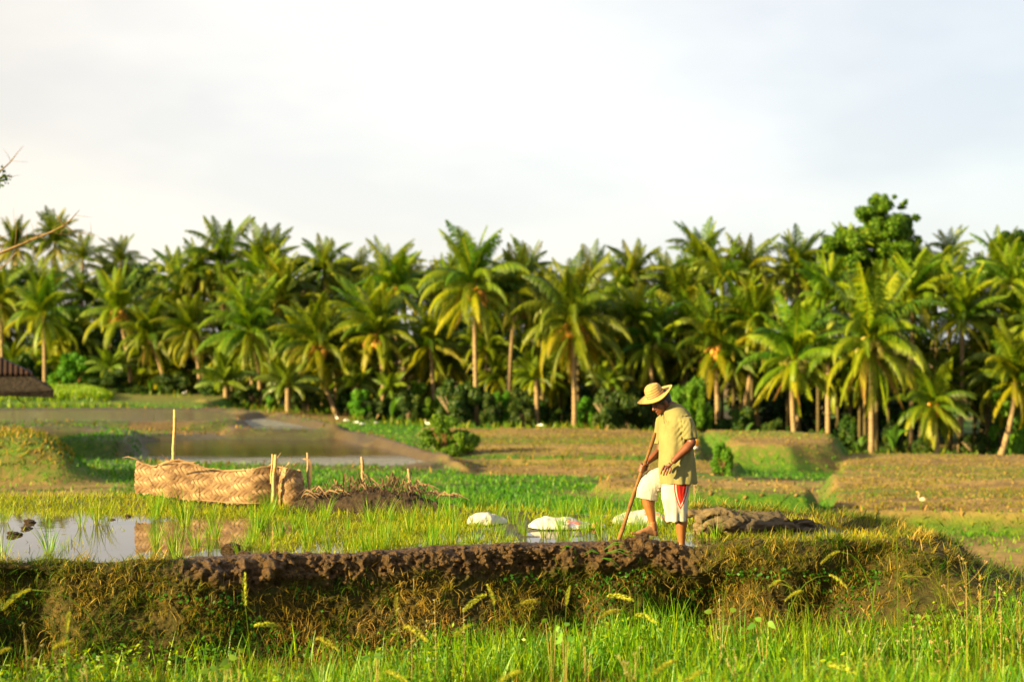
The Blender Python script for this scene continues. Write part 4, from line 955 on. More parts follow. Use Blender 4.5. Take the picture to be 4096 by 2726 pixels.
# far (right) arm holding the pole
PT, PB = q(537, 550, .075), q(243, 1375, -.035)
def pole(t): return PT.lerp(PB, t)
sh2 = q(612, 440, .165); el2 = q(585, 700, .17); wr2 = q(478, 782, .105)
limb(bm, [sh2, sh2.lerp(el2, .5), el2], [.040, .042, .041]); limb(bm, [el2, el2.lerp(wr2, .3), el2.lerp(wr2, .7), wr2], [.041, .043, .034, .028])
hp = pole(.32)                         # where the hand closes on the pole
pd = (PB-PT).normalized(); bk = Vector((0, 1, 0)); bk = (bk-pd*bk.dot(pd)).normalized(); sx = pd.cross(bk).normalized()
if sx.x < 0: sx = -sx                  # towards his body
def HP(a, s, y): return hp+pd*a+sx*s+bk*y   # along pole, towards body, away from us
loft(bm, [(wr2, .026, .020, pd, bk), (HP(-.01, .050, .030), .034, .020, pd, bk), (HP(.015, .018, .034), .043, .017, pd, bk), (HP(.02, -.016, .032), .043, .015, pd, bk)])
for k, a in enumerate((-.018, .003, .024, .044)):     # fingers curl round to the front
    L = (1.0, 1.08, 1.0, .82)[k]
    limb(bm, [HP(a, -.012, .030), HP(a+.004, -.034, .012), HP(a+.010, -.031, -.018), HP(a+.018, -.010*L, -.031), HP(a+.022, .008*L, -.027)], [.0115, .011, .0105, .0095, .008], 10)
limb(bm, [HP(-.02, .036, .022), HP(-.035, .030, -.005), HP(-.028, .012, -.028), HP(-.014, -.004, -.033)], [.014, .012, .0105, .009], 10)
# near leg, planted in the mud
limb(bm, [q(712, 900, -.085), q(722, 1010, -.09), q(728, 1120, -.095)], [.085, .072, .058])
limb(bm, [q(728, 1120, -.095), q(728, 1180, -.092), q(727, 1250, -.088), q(726, 1320, -.086), q(728, 1395, -.084), q(727, 1440, -.084)], [.058, .060, .058, .045, .036, .037])
ell(bm, q(731, 1240, -.07), (.054, .05, .10))
loft(bm, [(q(752, 1478, -.08), .012, .012, Vector((0, 1, 0)), Z1), (q(742, 1466, -.08), .034, .034, Vector((0, 1, 0)), Z1), (q(715, 1466, -.085), .039, .042, Vector((0, 1, 0)), Z1), (q(690, 1474, -.088), .044, .028, Vector((0, 1, 0)), Z1), (q(662, 1482, -.09), .046, .018, Vector((0, 1, 0)), Z1), (q(650, 1485, -.09), .036, .012, Vector((0, 1, 0)), Z1)])
# far leg, knee raised, foot on the clods
limb(bm, [q(655, 890, .075), q(560, 925, .07), q(458, 975, .06)], [.078, .068, .056])
limb(bm, [q(458, 975, .06), q(463, 1045, .055), q(484, 1120, .05), q(503, 1200, .045), q(514, 1268, .04)], [.056, .058, .056, .042, .034])
ell(bm, q(486, 1095, .055), (.060, .052, .10))
Yv = Vector((.25, .97, 0))
loft(bm, [(q(556, 1345, .04), .012, .012, Yv, Z1), (q(548, 1335, .04), .034, .034, Yv, Z1), (q(525, 1314, .04), .038, .054, Yv, Z1), (q(490, 1312, .035), .042, .052, Yv, Z1), (q(455, 1324, .03), .046, .042, Yv, Z1), (q(415, 1333, .025), .048, .030, Yv, Z1), (q(385, 1337, .02), .046, .023, Yv, Z1)])
limb(bm, [q(514, 1255, .04), q(522, 1310, .04)], [.039, .038])
for k, (y, L, r) in enumerate(((-.022, 338, .013), (-.004, 345, .0105), (.012, 352, .010), (.026, 360, .0095), (.040, 370, .009))):
    limb(bm, [q(392, 1338, y+.01), q(365, 1334, y), q(L+5, 1328 if k == 0 else 1338, y-.006)], [r, r*.95, r*.9], 8)
def skinfn(me):
    V, Nn = mverts(me)
    zy = 1490-V[:, 2]/S_
    seta(me, 'leg', sstep(900, 1000, zy)*1.0)
    n = fbm3(V, 14, 3)
    near = V[:, 1] < -.03
    seta(me, 'muddy', np.clip(np.where(near, sstep(1385, 1408, zy+20*(n-.5)), sstep(1240, 1320, zy+160*(n-.5))*.8*(V[:, 0] < -.08)), 0, 1))
body = link('body', union('body', bm, .0042, M['skin'], 3, skinfn), man)
# shirt
t = NT('shirt_cloth'); tc = t.n('ShaderNodeTexCoord').outputs['Object']; f = t.noise(5, 4, .6, tc); f2 = t.noise(140, 2, .6, tc); f3 = t.noise(16, 3, .7, tc)
c = t.ramp(f, [(.3, (.150, .132, .052)), (.7, (.200, .176, .072))]); c = t.mix(t.ramp(f3, [(.66, 0), (.72, .7)]), c, (.16, .11, .04))
M['shirt'] = t.done(t.bsdf(c, .92, t.bump(f2, .35, .003), .12))
bm = bmesh.new()
def ts(zx, zy, a, b, y=0): return (q(zx, zy, y), a, b, FWD, LEFT)
loft(bm, [ts(672, 318, .060, .068, -.005), ts(676, 335, .075, .10, -.003), ts(682, 362, .105, .15), ts(688, 395, .128, .185), ts(690, 440, .146, .200), ts(690, 520, .152, .198), ts(690, 620, .156, .192), ts(692, 720, .160, .195), ts(697, 820, .170, .205), ts(701, 900, .180, .215), ts(703, 938, .184, .218)], 28)
n0 = Vector((1, 0, 0)); 
def sleeve(P, R): limb(bm, P, R, 18)
bmS = bm
loft(bm, [(q(735, 398, -.13), .05, .07, n0, LEFT), (q(748, 430, -.165), .078, .068, Vector((.97, 0, .15)), Vector((0, 1, 0))), (q(766, 490, -.19), .074, .062, Vector((.98, 0, .2)), Vector((0, 1, 0))), (q(778, 545, -.205), .068, .060, Vector((.98, 0, .1)), Vector((0, 1, 0))), (q(784, 577, -.21), .064, .060, Vector((.99, 0, .05)), Vector((0, 1, 0)))], 20)
loft(bm, [(q(632, 398, .13), .05, .06, n0, LEFT), (q(608, 440, .165), .072, .060, n0, Vector((0, 1, 0))), (q(592, 520, .175), .066, .058, n0, Vector((0, 1, 0))), (q(582, 600, .175), .060, .055, n0, Vector((0, 1, 0))), (q(580, 640, .172), .056, .053, n0, Vector((0, 1, 0)))], 20)
def shirtfn(me):
    V, Nn = mverts(me); zx = V[:, 0]/S_+690; zy = 1490-V[:, 2]/S_
    # long soft folds hanging from the shoulders, gathers at the armpit, an open placket
    ph = V[:, 0]*58+V[:, 1]*34+(zy-400)*.006+6*fbm3(V, 2.5, 2)
    d = .0075*np.sin(ph)*sstep(380, 620, zy)*(1-.4*sstep(850, 938, zy))
    ph2 = (V[:, 0]*.8-V[:, 2]*.6)*150+5*fbm3(V, 4, 2, 3)
    arm = np.exp(-(((zx-722)/36)**2+((zy-520)/85)**2))*(V[:, 1] < 0)
    d += .0055*np.sin(ph2)*arm+.010*(.5-np.abs(fbm3(V*np.array([1.6, 1, .55]), 9, 3, 17)-.5)*2-.3)*sstep(360, 430, zy)+.022*(fbm3(V, 5, 3, 7)-.5)*sstep(340, 430, zy)
    d -= .010*np.exp(-((zx-(716+.07*(zy-430)))/7)**2)*sstep(420, 450, zy)*sstep(640, 560, zy)*(V[:, 1] < -.05)
    pl = np.exp(-((zx-(591+.0*(zy)))/3.5)**2)*sstep(480, 465, zy)*sstep(380, 395, zy)*(V[:, 1] < 0); d -= .012*pl
    d -= .007*np.exp(-((zx-(620-.16*(zy-400)))/7)**2)*sstep(400, 420, zy)*sstep(620, 520, zy)*(V[:, 1] < 0)
    setv(me, V+Nn*d[:, None])
link('shirt', union('shirt', bm, .0062, M['shirt'], 5, shirtfn), man)
# shorts
t = NT('shorts_cloth'); tc = t.n('ShaderNodeTexCoord').outputs['Object']; f = t.noise(6, 4, .6, tc); f2 = t.noise(120, 2, .6, tc)
w_ = t.ramp(f, [(.35, (.35, .31, .24)), (.6, (.44, .40, .33))]); w_ = t.mix(t.ramp(t.noise(22, 3, .7, tc), [(.6, 0), (.75, .5)]), w_, (.40, .30, .18))
pa = t.attr('panel')
c = t.ramp(pa, [(0, (1, 1, 1)), (.001, (1, 1, 1)), (.5, (.50, .03, .015)), (1, (.50, .03, .015))])
r = t.n('ShaderNodeValToRGB'); r.color_ramp.interpolation = 'CONSTANT'; e = r.color_ramp.elements; e[0].position = 0; e[0].color = (0, 0, 0, 1); e[1].position = .5; e[1].color = (1, 1, 1, 1); x = e.new(.60); x.color = (0, 0, 0, 1); x = e.new(.70); x.color = (1, 1, 1, 1)
t.l(pa, r.inputs[0])
red = t.ramp(pa, [(.80, (.42, .018, .006)), (.93, (.48, .025, .01)), (1, (.20, .006, .005))])
M['shorts'] = t.done(t.bsdf(t.mix(r.outputs[0], w_, red), .85, t.bump(f2, .3, .003), .15))
bm = bmesh.new(); Y1 = Vector((0, 1, 0)); X1 = Vector((1, 0, 0))
loft(bm, [(q(700, 800, 0), .12, .15, FWD, LEFT), (q(697, 880, 0), .135, .17, FWD, LEFT), (q(690, 960, -.01), .13, .165, FWD, LEFT), (q(680, 1010, -.02), .08, .12, FWD, LEFT)], 24)
loft(bm, [(q(692, 900, -.08), .12, .10, X1, Y1), (q(680, 980, -.088), .135, .105, X1, Y1), (q(676, 1060, -.095), .130, .105, Vector((1, 0, .02)), Y1), (q(681, 1140, -.098), .116, .102, Vector((1, 0, .03)), Y1), (q(684, 1200, -.098), .107, .100, Vector((1, 0, .04)), Y1), (q(685, 1226, -.098), .106, .099, Vector((1, 0, .05)), Y1)], 24)
def rg(zx, zy, y, h, w2, ang): a = math.radians(ang); return (q(zx, zy, y), h, w2, Vector((math.cos(a), 0, math.sin(a))), Y1)
loft(bm, [rg(660, 895, .07, .115, .105, 92), rg(600, 905, .072, .115, .108, 99), rg(535, 928, .07, .118, .108, 114), rg(492, 962, .066, .122, .108, 136), rg(468, 1005, .062, .122, .108, 158), rg(458, 1050, .06, .124, .107, 172), rg(456, 1066, .06, .124, .106, 170)], 24)
def shortfn(me):
    V, Nn = mverts(me); zx = V[:, 0]/S_+690; zy = 1490-V[:, 2]/S_; nearleg = V[:, 1] < -.02
    d = .020*(fbm3(V, 5, 3, 4)-.5)+.010*(.5-np.abs(fbm3(V*np.array([1.4, 1, .7]), 10, 3, 19)-.5)*2-.3)
    a = np.arctan2(V[:, 1]+.095, V[:, 0]+.01)
    d += .006*np.sin(a*7+3*fbm3(V, 3, 2))*sstep(1000, 1200, zy)*nearleg
    knee = (~nearleg)*np.exp(-(((zx-550)/80)**2+((zy-1000)/60)**2))
    d += .009*np.sin((V[:, 0]*.5+V[:, 2]*.9)*120)*knee
    d -= .014*np.exp(-((zx-700)/8)**2)*sstep(1150, 1200, zy)*nearleg*(Nn[:, 1] < 0)
    setv(me, V+Nn*d[:, None])
    c_ = 719-(zy-940)*.045; hw = 58*(1-np.clip((zy-930)/200, 0, 1)**2.0); dd = hw-np.abs(zx-c_); dd = np.where(zy < 930, 58-np.abs(zx-c_), dd)
    p = np.where((Nn[:, 1] < .25)*nearleg, np.clip(.5+dd/90, 0, 1), 0); seta(me, 'panel', p)
link('shorts', union('shorts', bm, .0055, M['shorts'], 4, shortfn), man)
# hair
bm = bmesh.new(); ell(bm, H(-.016, 0, .034), (.100, .081, .094), HF, HS, UP); ell(bm, H(-.05, 0, -.015), (.055, .066, .05), HF, HS, UP)
M['hair'] = plain('hair', (.012, .010, .009), .7, .3, (.05, .045, .04), 60, .5, .004)
link('hair', union('hair', bm, .006, M['hair'], 2), man)
# eyes
bm = bmesh.new()
for s in (1, -1): ell(bm, H(.080, s*.030, .004), (.011, .012, .011), HF, HS, UP, 2)
me = bpy.data.meshes.new('eyes'); bm.to_mesh(me); bm.free(); me.materials.append(plain('eye', (.04, .03, .02), .2, .5)); link('eyes', me, man)
# straw hat
t = NT('straw'); tc = t.n('ShaderNodeTexCoord').outputs['UV']; 
r_ = t.attr('ringpos'); w2 = t.n('ShaderNodeTexWave'); w2.inputs['Scale'].default_value = 1; 
sn = t.math('SINE', t.math('MULTIPLY', r_, 6.283*22)); sa_ = t.math('SINE', t.math('MULTIPLY', t.attr('angpos'), 190.0)); h = t.math('ADD', sn, t.math('MULTIPLY', sa_, .35))
f = t.noise(30, 3); c = t.ramp(f, [(.3, (.36, .225, .07)), (.7, (.48, .32, .115))]); c = t.mix(t.ramp(t.math('MULTIPLY', t.math('ADD', sn, 1.0), .5), [(.0, .55), (.3, 0)]), c, (.20, .105, .03))
M['straw'] = t.done(t.bsdf(c, .7, t.bump(h, .7, .003), .25))
HB = q(529, 250, -.035)                   # centre of the brim at the band
def hat_mesh():
    pr = [(.001, .122), (.03, .1205), (.055, .114), (.074, .098), (.084, .075), (.089, .04), (.093, .006), (.098, -.004), (.115, -.010), (.145, -.014), (.172, -.008), (.188, .004), (.192, .006), (.190, .001), (.172, -.012), (.145, -.018), (.112, -.015), (.092, -.008), (.086, .02), (.080, .07), (.05, .105), (.001, .115)]
    s = np.concatenate([[0], np.cumsum([math.hypot(b[0]-a[0], b[1]-a[1]) for a, b in zip(pr[:-1], pr[1:])])]); m = 70; ss = np.linspace(0, s[-1], m)
    R = np.interp(ss, s, [p[0] for p in pr]); Zz = np.interp(ss, s, [p[1] for p in pr]); n = 96; a = np.arange(n)*2*math.pi/n
    Rr = R[:, None]*(1+.03*np.cos(2*a)[None]); Zr = Zz[:, None]+0*a[None]
    Zr = Zr+(np.clip(R-.1, 0, 1)[:, None]/.09)*(.008*np.sin(3*a+1)+.010*np.cos(2*a+.6))[None]
    Zr = Zr-(.012*np.exp(-((a-math.pi)/.8)**2))[None]*np.exp(-((R-.03)/.03)**2)[:, None]
    P = np.array(HB)[None, None]+Rr[..., None]*(np.cos(a)[None, :, None]*np.array(HF)+np.sin(a)[None, :, None]*np.array(HS))+Zr[..., None]*np.array(UP)
    return qmesh('hat', P.reshape(-1, 3), grid_quads(m, n, True), M['straw'], None, {'ringpos': np.repeat(ss/s[-1]*1.0, n), 'angpos': np.tile(a, m)})
hat = link('straw_hat', hat_mesh(), man)
t = NT('hat_band'); a_ = t.attr('angpos'); zz = t.attr('ringpos')
w3 = t.math('SINE', t.math('MULTIPLY', a_, 34.0)); w4 = t.math('SINE', t.math('ADD', t.math('MULTIPLY', a_, 34.0), 3.1416)); zc = t.math('MULTIPLY', t.math('SUBTRACT', zz, .5), 2.4)
g1 = t.math('LESS_THAN', t.math('ABSOLUTE', t.math('SUBTRACT', zc, w3)), .45); g2 = t.math('LESS_THAN', t.math('ABSOLUTE', t.math('SUBTRACT', zc, w4)), .45); ed = t.math('GREATER_THAN', t.math('ABSOLUTE', t.math('SUBTRACT', zz, .5)), .40)
mk = t.math('MAXIMUM', t.math('MAXIMUM', g1, g2), ed); M['band'] = t.done(t.bsdf(t.mix(mk, (.60, .40, .18), (.11, .035, .02)), .8))
n = 96; a = np.arange(n)*2*math.pi/n; P = []; rp = []
for k, (r, z) in enumerate(((.0945, .004), (.0950, .010), (.0945, .018), (.0935, .026), (.0915, .032))):
    P.append(np.array(HB)+(r*(1+.03*np.cos(2*a)))[:, None]*(np.cos(a)[:, None]*np.array(HF)+np.sin(a)[:, None]*np.array(HS))+z*np.array(UP)); rp.append(np.full(n, k/4))
link('hat_band', qmesh('hat_band', np.concatenate(P), grid_quads(5, n, True), M['band'], None, {'ringpos': np.concatenate(rp), 'angpos': np.tile(a, 5)}), hat)
mb = MB(); mb.tube([H(.02, -.085, .03), H(.045, -.075, -.05), H(.05, -.03, -.10), q(590, 402, -.07), q(591, 470, -.155)], [.0018]*5, 5)
link('chin_cord', mb.mesh('chin_cord', [plain('cord', (.02, .015, .01))]), hat)
# the pole he digs with (held: a thing of its own)
mb = MB(); n = 26; pr_ = random.Random(3); pts = []; rr = []
for i in range(n):
    s = i/(n-1); p = pole(s*1.03)+Vector((.004*math.sin(s*9), 0, 0)); pts.append(p); rr.append(.0175+.003*math.sin(s*23)+pr_.uniform(-.001, .001)+.003*s)
rr[0] *= .75; mb.tube(pts, rr, 12)
po = link('digging_pole', mb.mesh('digging_pole', [M['pole']])); po.location = (MX, MY, MZ)
tag(po, 'rough brown wooden pole gripped by the man and driven into the bank', 'pole')
# ------------------------------------------------------------------ woven mat fence
def arc_path(P, m):
    P = np.array(P, float); s = np.concatenate([[0], np.cumsum(np.hypot(*np.diff(P, axis=0).T))]); t = np.linspace(0, s[-1], m)
    x = np.interp(t, s, P[:, 0]); y = np.interp(t, s, P[:, 1]); k = max(1, int(m*.03)); ker = np.hanning(2*k+3)[1:-1]; ker /= ker.sum()
    return t, np.convolve(np.pad(x, k, mode='edge'), ker, 'valid'), np.convolve(np.pad(y, k, mode='edge'), ker, 'valid')
def X_(px, Y=17.45): return sl(px, Y)
path = [(X_(131), 17.62), (X_(141), 17.60), (X_(150), 17.56), (X_(157), 17.55), (X_(170), 17.50), (X_(178), 17.52), (X_(195), 17.50), (X_(225), 17.45), (X_(255), 17.32), (X_(270), 17.38), (X_(281), 17.44), (X_(287), 17.32), (X_(298), 17.34), (X_(300), 17.6), (X_(293), 17.8)]
mt, mx_, my_ = arc_path(path, 500); ML = mt[-1]
mdx = np.gradient(mx_); mdy = np.gradient(my_); ml = np.hypot(mdx, mdy); mnx = mdy/ml; mny = -mdx/ml
def mat_pt(u, v, off=0.0):
    """u along the mat, v 0 bottom .. 1 top"""
    x = np.interp(u, mt, mx_); y = np.interp(u, mt, my_); nx_ = np.interp(u, mt, mnx); ny_ = np.interp(u, mt, mny)
    px = x/17.45*F+512
    bot = CAMZ-(np.interp(px, [130, 150, 190, 230, 262, 283, 300], [491, 492, 497, 500.5, 502, 505, 507])-340.5)/F*y
    top = CAMZ-(np.interp(px, [130, 140, 152, 165, 178, 192, 205, 225, 255, 262, 275, 290, 300], [460, 463, 466, 461, 459, 463, 468, 470, 469, 466.5, 466, 468, 471])-340.5)/F*y
    z = bot+(top-bot)*v; bulge = .025*np.sin(np.pi*v)+.07*(1-v)*np.exp(-((px-215)/45)**2)+.03*(1-v)
    b = bulge+off
    return np.stack([x+nx_*b, y+ny_*b, z], -1)
Hh = .43; pitch = .066; ww = .0395; mb = MB(); ri = np.random.default_rng(4)
for fam in (1, -1):
    c0 = -Hh if fam == 1 else 0
    for k in range(int((ML+Hh)/pitch)+1):
        c = c0+k*pitch; L = Hh*1.0; e0 = -ri.uniform(0, .03); m = 26
        v = np.linspace(e0, Hh+ri.uniform(-.012, .012), m); u = c+v*fam if fam == 1 else c-v
        if fam == 1: keep = (u > 0)*(u < ML)
        else: keep = (u > 0)*(u < ML)
        if keep.sum() < 4: continue
        u = u[keep]; v = v[keep]
        # over two, under two
        ph = ((v/pitch)*2*.5 + (0 if fam == 1 else .5)+k*.25*fam)
        off = .007*np.clip(3*np.sin(2*math.pi*ph*.5), -1, 1)*(1 if fam == 1 else -1)
        off = off+fam*.0006
        d = ww/2/math.sqrt(2); du = d; dv = -d*fam
        A = mat_pt(u-du, (v-dv)/Hh, off); B = mat_pt(u+du, (v+dv)/Hh, off)
        V = np.concatenate([A, B]); n = len(u); i = np.arange(n-1); mb.add(V, np.stack([i, i+1, i+1+n, i+n], -1), 0, ri.uniform(.0, .45) if fam == 1 else ri.uniform(.55, 1))
def mk_leafstrip(name, stops):
    t = NT(name); f = t.noise(12, 3); c = t.mix(.25, t.ramp(t.attr('tint'), stops), t.ramp(f, [(.3, stops[0][1]), (.7, stops[-1][1])]))
    d = t.bsdf(c, .6, t.bump(t.noise(60, 2), .15, .002), .25); tr = t.n('ShaderNodeBsdfTranslucent'); t.l(c, tr.inputs['Color']); m = t.n('ShaderNodeMixShader'); m.inputs[0].default_value = .2; t.l(d, m.inputs[1]); t.l(tr.outputs[0], m.inputs[2]); return t.done(m.outputs[0])
M['mat'] = mk_leafstrip('plaited_leaf', [(0, (.13, .065, .027)), (.5, (.29, .165, .075)), (1, (.41, .26, .13))])
matr = empty('woven_mat', (X_(215), 17.5, 0), 'long plaited palm-leaf mat standing as a low screen at the back of the paddy', 'woven mat')
def lo(o, root): o.location = -root.location; return o
lo(link('plaiting', mb.mesh('plaiting', [M['mat']]), matr), matr)
def along(v, u0, u1, off=.012, n=60, r=.007):
    u = np.linspace(u0, u1, n); return mat_pt(u, np.full(n, v), off)
mb = MB()
mb.tube(along(1.0, .02, ML-.02, .0), .009, 6, 0, .8); mb.tube(along(.985, .1, ML*.55, .012), .008, 6, 0, .5); lo(link('top_binding', mb.mesh('top_binding', [M['mat']]), matr), matr)
mb = MB(); mb.tube(along(-.01, ML*.30, ML-.35, .005), .009, 6, 0, .8); lo(link('bottom_binding', mb.mesh('bottom_binding', [M['mat']]), matr), matr)
mb = MB(); rr_ = random.Random(2)
def dry(pts, w=.02, t=.6, side=(0, .5, .6)):
    m_ = MB()
    m_.strip([Vector(p) for p in pts], side, [w]*(len(pts)-1)+[w*.3], 0, t)
    lo(link('loose_strip', m_.mesh('loose_strip', [M['mat']]), matr), matr)
def ap(px, row, Y=17.4): return at(px, row, Y)
dry([ap(150, 466), ap(143, 463), ap(135, 458), ap(128, 456), ap(122.5, 457)]); dry([ap(122.5, 457, 17.7), ap(121, 465, 17.7), ap(119, 475, 17.7), ap(117, 486, 17.7)], .012)
dry([ap(170, 460), ap(165, 457), ap(161, 453)], .03); dry([ap(268, 466), ap(275, 460), ap(281, 452)], .025); dry([ap(284, 467), ap(289, 462), ap(291, 453)], .03)
dry([ap(293, 468), ap(297, 462), ap(303, 458), ap(309, 459), ap(311, 466), ap(311, 478), ap(308, 492), ap(305.5, 497)], .03, .7, (.8, .3, .5))
for x0 in (150, 153, 156, 268, 272, 279, 283, 290):
    dry([ap(x0, 467, 17.2), ap(x0-3+rr_.uniform(-3, 5), 476, 17.15), ap(x0-5+rr_.uniform(-3, 8), 486, 17.12), ap(x0-4+rr_.uniform(-3, 9), 493, 17.12)], .014, .2)
for k in range(16):
    x0 = 158+k*1.8; dry([ap(x0, 466-.3*k, 17.3), ap(x0+6, 462.5, 17.28), ap(x0+11, 460.5+rr_.uniform(-1, 3), 17.28)], .016, rr_.random())
pass
def stake(label, px0, r0, px1, r1, Y, rad, mat, rz=0.0, name='stake'):
    a = at(px0, r0, Y); b = at(px1, r1, Y+.05); root = b; mb = MB(); n = 10; h = a-b; pts = [h*(1-i/(n-1))+Vector((.006*math.sin(i*1.1), 0, 0)) for i in range(n)]
    mb.tube(pts, [rad*.8]+[rad*(1+.07*(i % 3 == 0)) for i in range(n-1)], 8); o = link(name, mb.mesh(name, [mat])); o.location = b; return tag(o, label, 'stake', 'stakes at the back of the paddy')
stake('tall pale split bamboo stake rising high above the left part of the woven mat', 174.7, 409, 173.2, 497, 17.5, .021, M['bamboo'])
stake('thick short pale bamboo stake holding the right end of the woven mat', 275.5, 454, 272.5, 504, 17.22, .022, M['bamboo'])
stake('thin bamboo slat standing beside the thick stake at the mat end', 272.3, 453.5, 270.5, 500, 17.32, .010, M['bamboo'])
stake('thin old grey stake just right of the woven mat', 307.3, 452, 309.5, 500, 17.6, .016, M['oldwood'])
stake('old brown stake in the middle of the mound of dead fronds', 361.5, 456, 364.8, 498, 17.5, .019, M['oldwood'])
stake('old stake leaning left at the right end of the mound of dead fronds', 408, 468, 412.5, 500, 17.4, .018, M['oldwood'])
# ------------------------------------------------------------------ mound of mud and dead fronds
heap = empty('frond_mound', (X_(370), 17.45, 0), 'dark mound of mud and broken dead palm fronds right of the woven mat', 'mound of debris')
u = np.linspace(0, 1, 220); v = np.linspace(0, 1, 50); U, Vv = np.meshgrid(u, v)
xx = X_(292)+(X_(462)-X_(292))*U; hh_ = np.interp(U, [0, .08, .3, .45, .6, .72, .85, 1], [.07, .16, .21, .26, .22, .19, .09, .03]); yy_ = 17.75-.75*Vv-.25*U
zz_ = hh_*np.sin(np.pi*np.clip(Vv, 0, 1))**.7-.03; Pm = np.stack([xx.ravel(), yy_.ravel(), zz_.ravel()], -1)
nn_ = (np.abs(fbm3(Pm, 6, 3)-.5)*2); Pm[:, 2] += (.10*(.5-nn_)+.08*(fbm3(Pm, 14, 3, 4)-.5))*np.sin(np.pi*Vv.ravel()); Pm[:, 1] += .12*(fbm3(Pm, 8, 3, 9)-.5)
lo(link('mud', qmesh('mound_mud', Pm, grid_quads(50, 220), plain('dark_mud', (.014, .009, .005), .8, .2, (.045, .027, .014), 14, .8, .03), None, {'fresh': np.full(len(Pm), .75)}), heap), heap)
mb = MB(); rr_ = random.Random(12); M['deadleaf'] = mk_leafstrip('dead_leaf', [(0, (.09, .052, .026)), (1, (.30, .185, .09))])
for k in range(150):
    px = rr_.uniform(299, 452); hgt = np.interp(px, [299, 320, 345, 370, 400, 425, 455], [8, 12, 20, 22, 20, 10, 4]); Y = rr_.uniform(17.1, 17.5); a = 1 if rr_.random() < .5 else -1
    r0 = 500; w1 = rr_.uniform(3, 15); r1 = r0-hgt*rr_.uniform(.6, 1.45)
    P0 = ap(px, r0-hgt*.3, Y); P1 = ap(px+a*w1*.5, r1, Y-.05); P2 = ap(px+a*w1*1.3, r0-hgt*rr_.uniform(.1, .7), Y-.12)
    mid = (P0+P1)/2+Vector((0, 0, .02)); mb.strip([P0, mid, P1, P1.lerp(P2, .5)+Vector((0, 0, .01)), P2], (.1, .5, .7) if rr_.random() < .6 else (.7, .3, .2), [.012, .022, .026, .02, .008], 0, rr_.random())
mb.strip([ap(410, 486), ap(420, 483), ap(432, 485), ap(440, 489)], (.1, .5, .7), [.02, .03, .02, .01], 0, .9)
lo(link('dead_fronds', mb.mesh('mound_fronds', [M['deadleaf']]), heap), heap)
# ------------------------------------------------------------------ sacks
def mk_sack(name, a, b, printed):
    t = NT(name); tc = t.n('ShaderNodeTexCoord').outputs['Object']; f = t.noise(5, 4, .6, tc); c = t.ramp(f, [(.3, a), (.7, b)])
    if printed:
        p = t.ramp(t.noise(4.5, 2, .5, tc), [(.60, 0), (.63, 1)]); c = t.mix(t.math('MULTIPLY', p, .8), c, (.75, .10, .05)); p = t.ramp(t.noise(3.1, 2, .5, tc), [(.64, 0), (.68, 1)]); c = t.mix(t.math('MULTIPLY', p, .35), c, (.30, .42, .75))
    c = t.mix(t.ramp(t.noise(9, 3, .7, tc), [(.6, 0), (.8, .5)]), c, (.35, .25, .13))
    return t.done(t.bsdf(c, .55, t.bump(t.noise(110, 2, .5, tc), .3, .003), .35))
M['sack'] = mk_sack('sack_cloth', (.38, .36, .32), (.48, .46, .42), False); M['sackp'] = mk_sack('printed_sack_cloth', (.40, .38, .34), (.50, .48, .44), True)
def blob_mesh(name, prof, L, W, mat, seed, crump=.05, n=120, m=72):
    """lying sack: prof = heights along the length"""
    s = np.linspace(0, 1, n); hgt = np.interp(s, [p[0] for p in prof], [p[1] for p in prof]); wid = np.interp(s, [p[0] for p in prof], [p[2] for p in prof])
    a = np.arange(m)*2*math.pi/m; A, S2 = np.meshgrid(a, s)
    ca, sa = np.cos(A), np.sin(A); y = np.sign(ca)*np.abs(ca)**.8*wid[:, None]*W/2; z = np.where(sa > 0, np.abs(sa)**.8, -np.abs(sa)**.6*.22)*hgt[:, None]*.52; x = (S2-.5)*L
    P = np.stack([x.ravel(), y.ravel(), z.ravel()], -1); nrm = np.stack([0*ca.ravel(), ca.ravel(), np.abs(sa.ravel())], -1)
    d = crump*((.5-np.abs(fbm3(P+seed*3, 3.6, 3)-.5)*2)*1.2+.5*(fbm3(P+seed, 11, 2)-.5)); hg = np.repeat(hgt, m); d *= np.clip(hg/.06, .2, 1)
    d = d+.022*(.5-np.abs(fbm3(P*np.array([.8, 1.5, 1])+seed*7, 8, 3, 5)-.5)*2-.25)*np.clip(hg/.08, .2, 1); P = P+nrm*d[:, None]; return qmesh(name, P, grid_quads(n, m, True), mat)
def sack(label, px0, px1, rowb, prof, mat, seed, W=.38, crump=.06, rz=0.0, z=0.0, name='sack', group='white sacks at the back of the paddy'):
    p = on((px0+px1)/2, rowb, z); L = (px1-px0)/F*p.y; o = link(name, blob_mesh(name, prof, L, W, mat, seed, crump)); o.location = p; o.rotation_euler.z = rz
    return tag(o, label, 'sack', group)
sack('small plain white sack with a frayed tail, farthest left', 467, 508, 522, [(0, .02, .3), (.08, .09, .8), (.3, .17, 1), (.5, .21, 1), (.68, .17, .8), (.78, .11, .35), (.9, .07, .3), (1, .03, .25)], M['sack'], 1, .36, .06, -.1)
sack('long white sack with red print and a knotted tail, middle of three', 528, 605, 526, [(0, .02, .2), (.06, .06, .6), (.2, .155, 1), (.38, .165, 1), (.52, .15, 1), (.68, .085, .8), (.82, .04, .35), (.9, .06, .4), (1, .03, .3)], M['sackp'], 2, .42, .045, -.06)
sack('bulging white sack with red patch behind the raised foot', 611, 668, 522, [(0, .02, .2), (.1, .09, .8), (.3, .17, 1), (.6, .21, 1), (.85, .20, 1), (1, .08, .5)], M['sackp'], 5, .42, .05, .05)
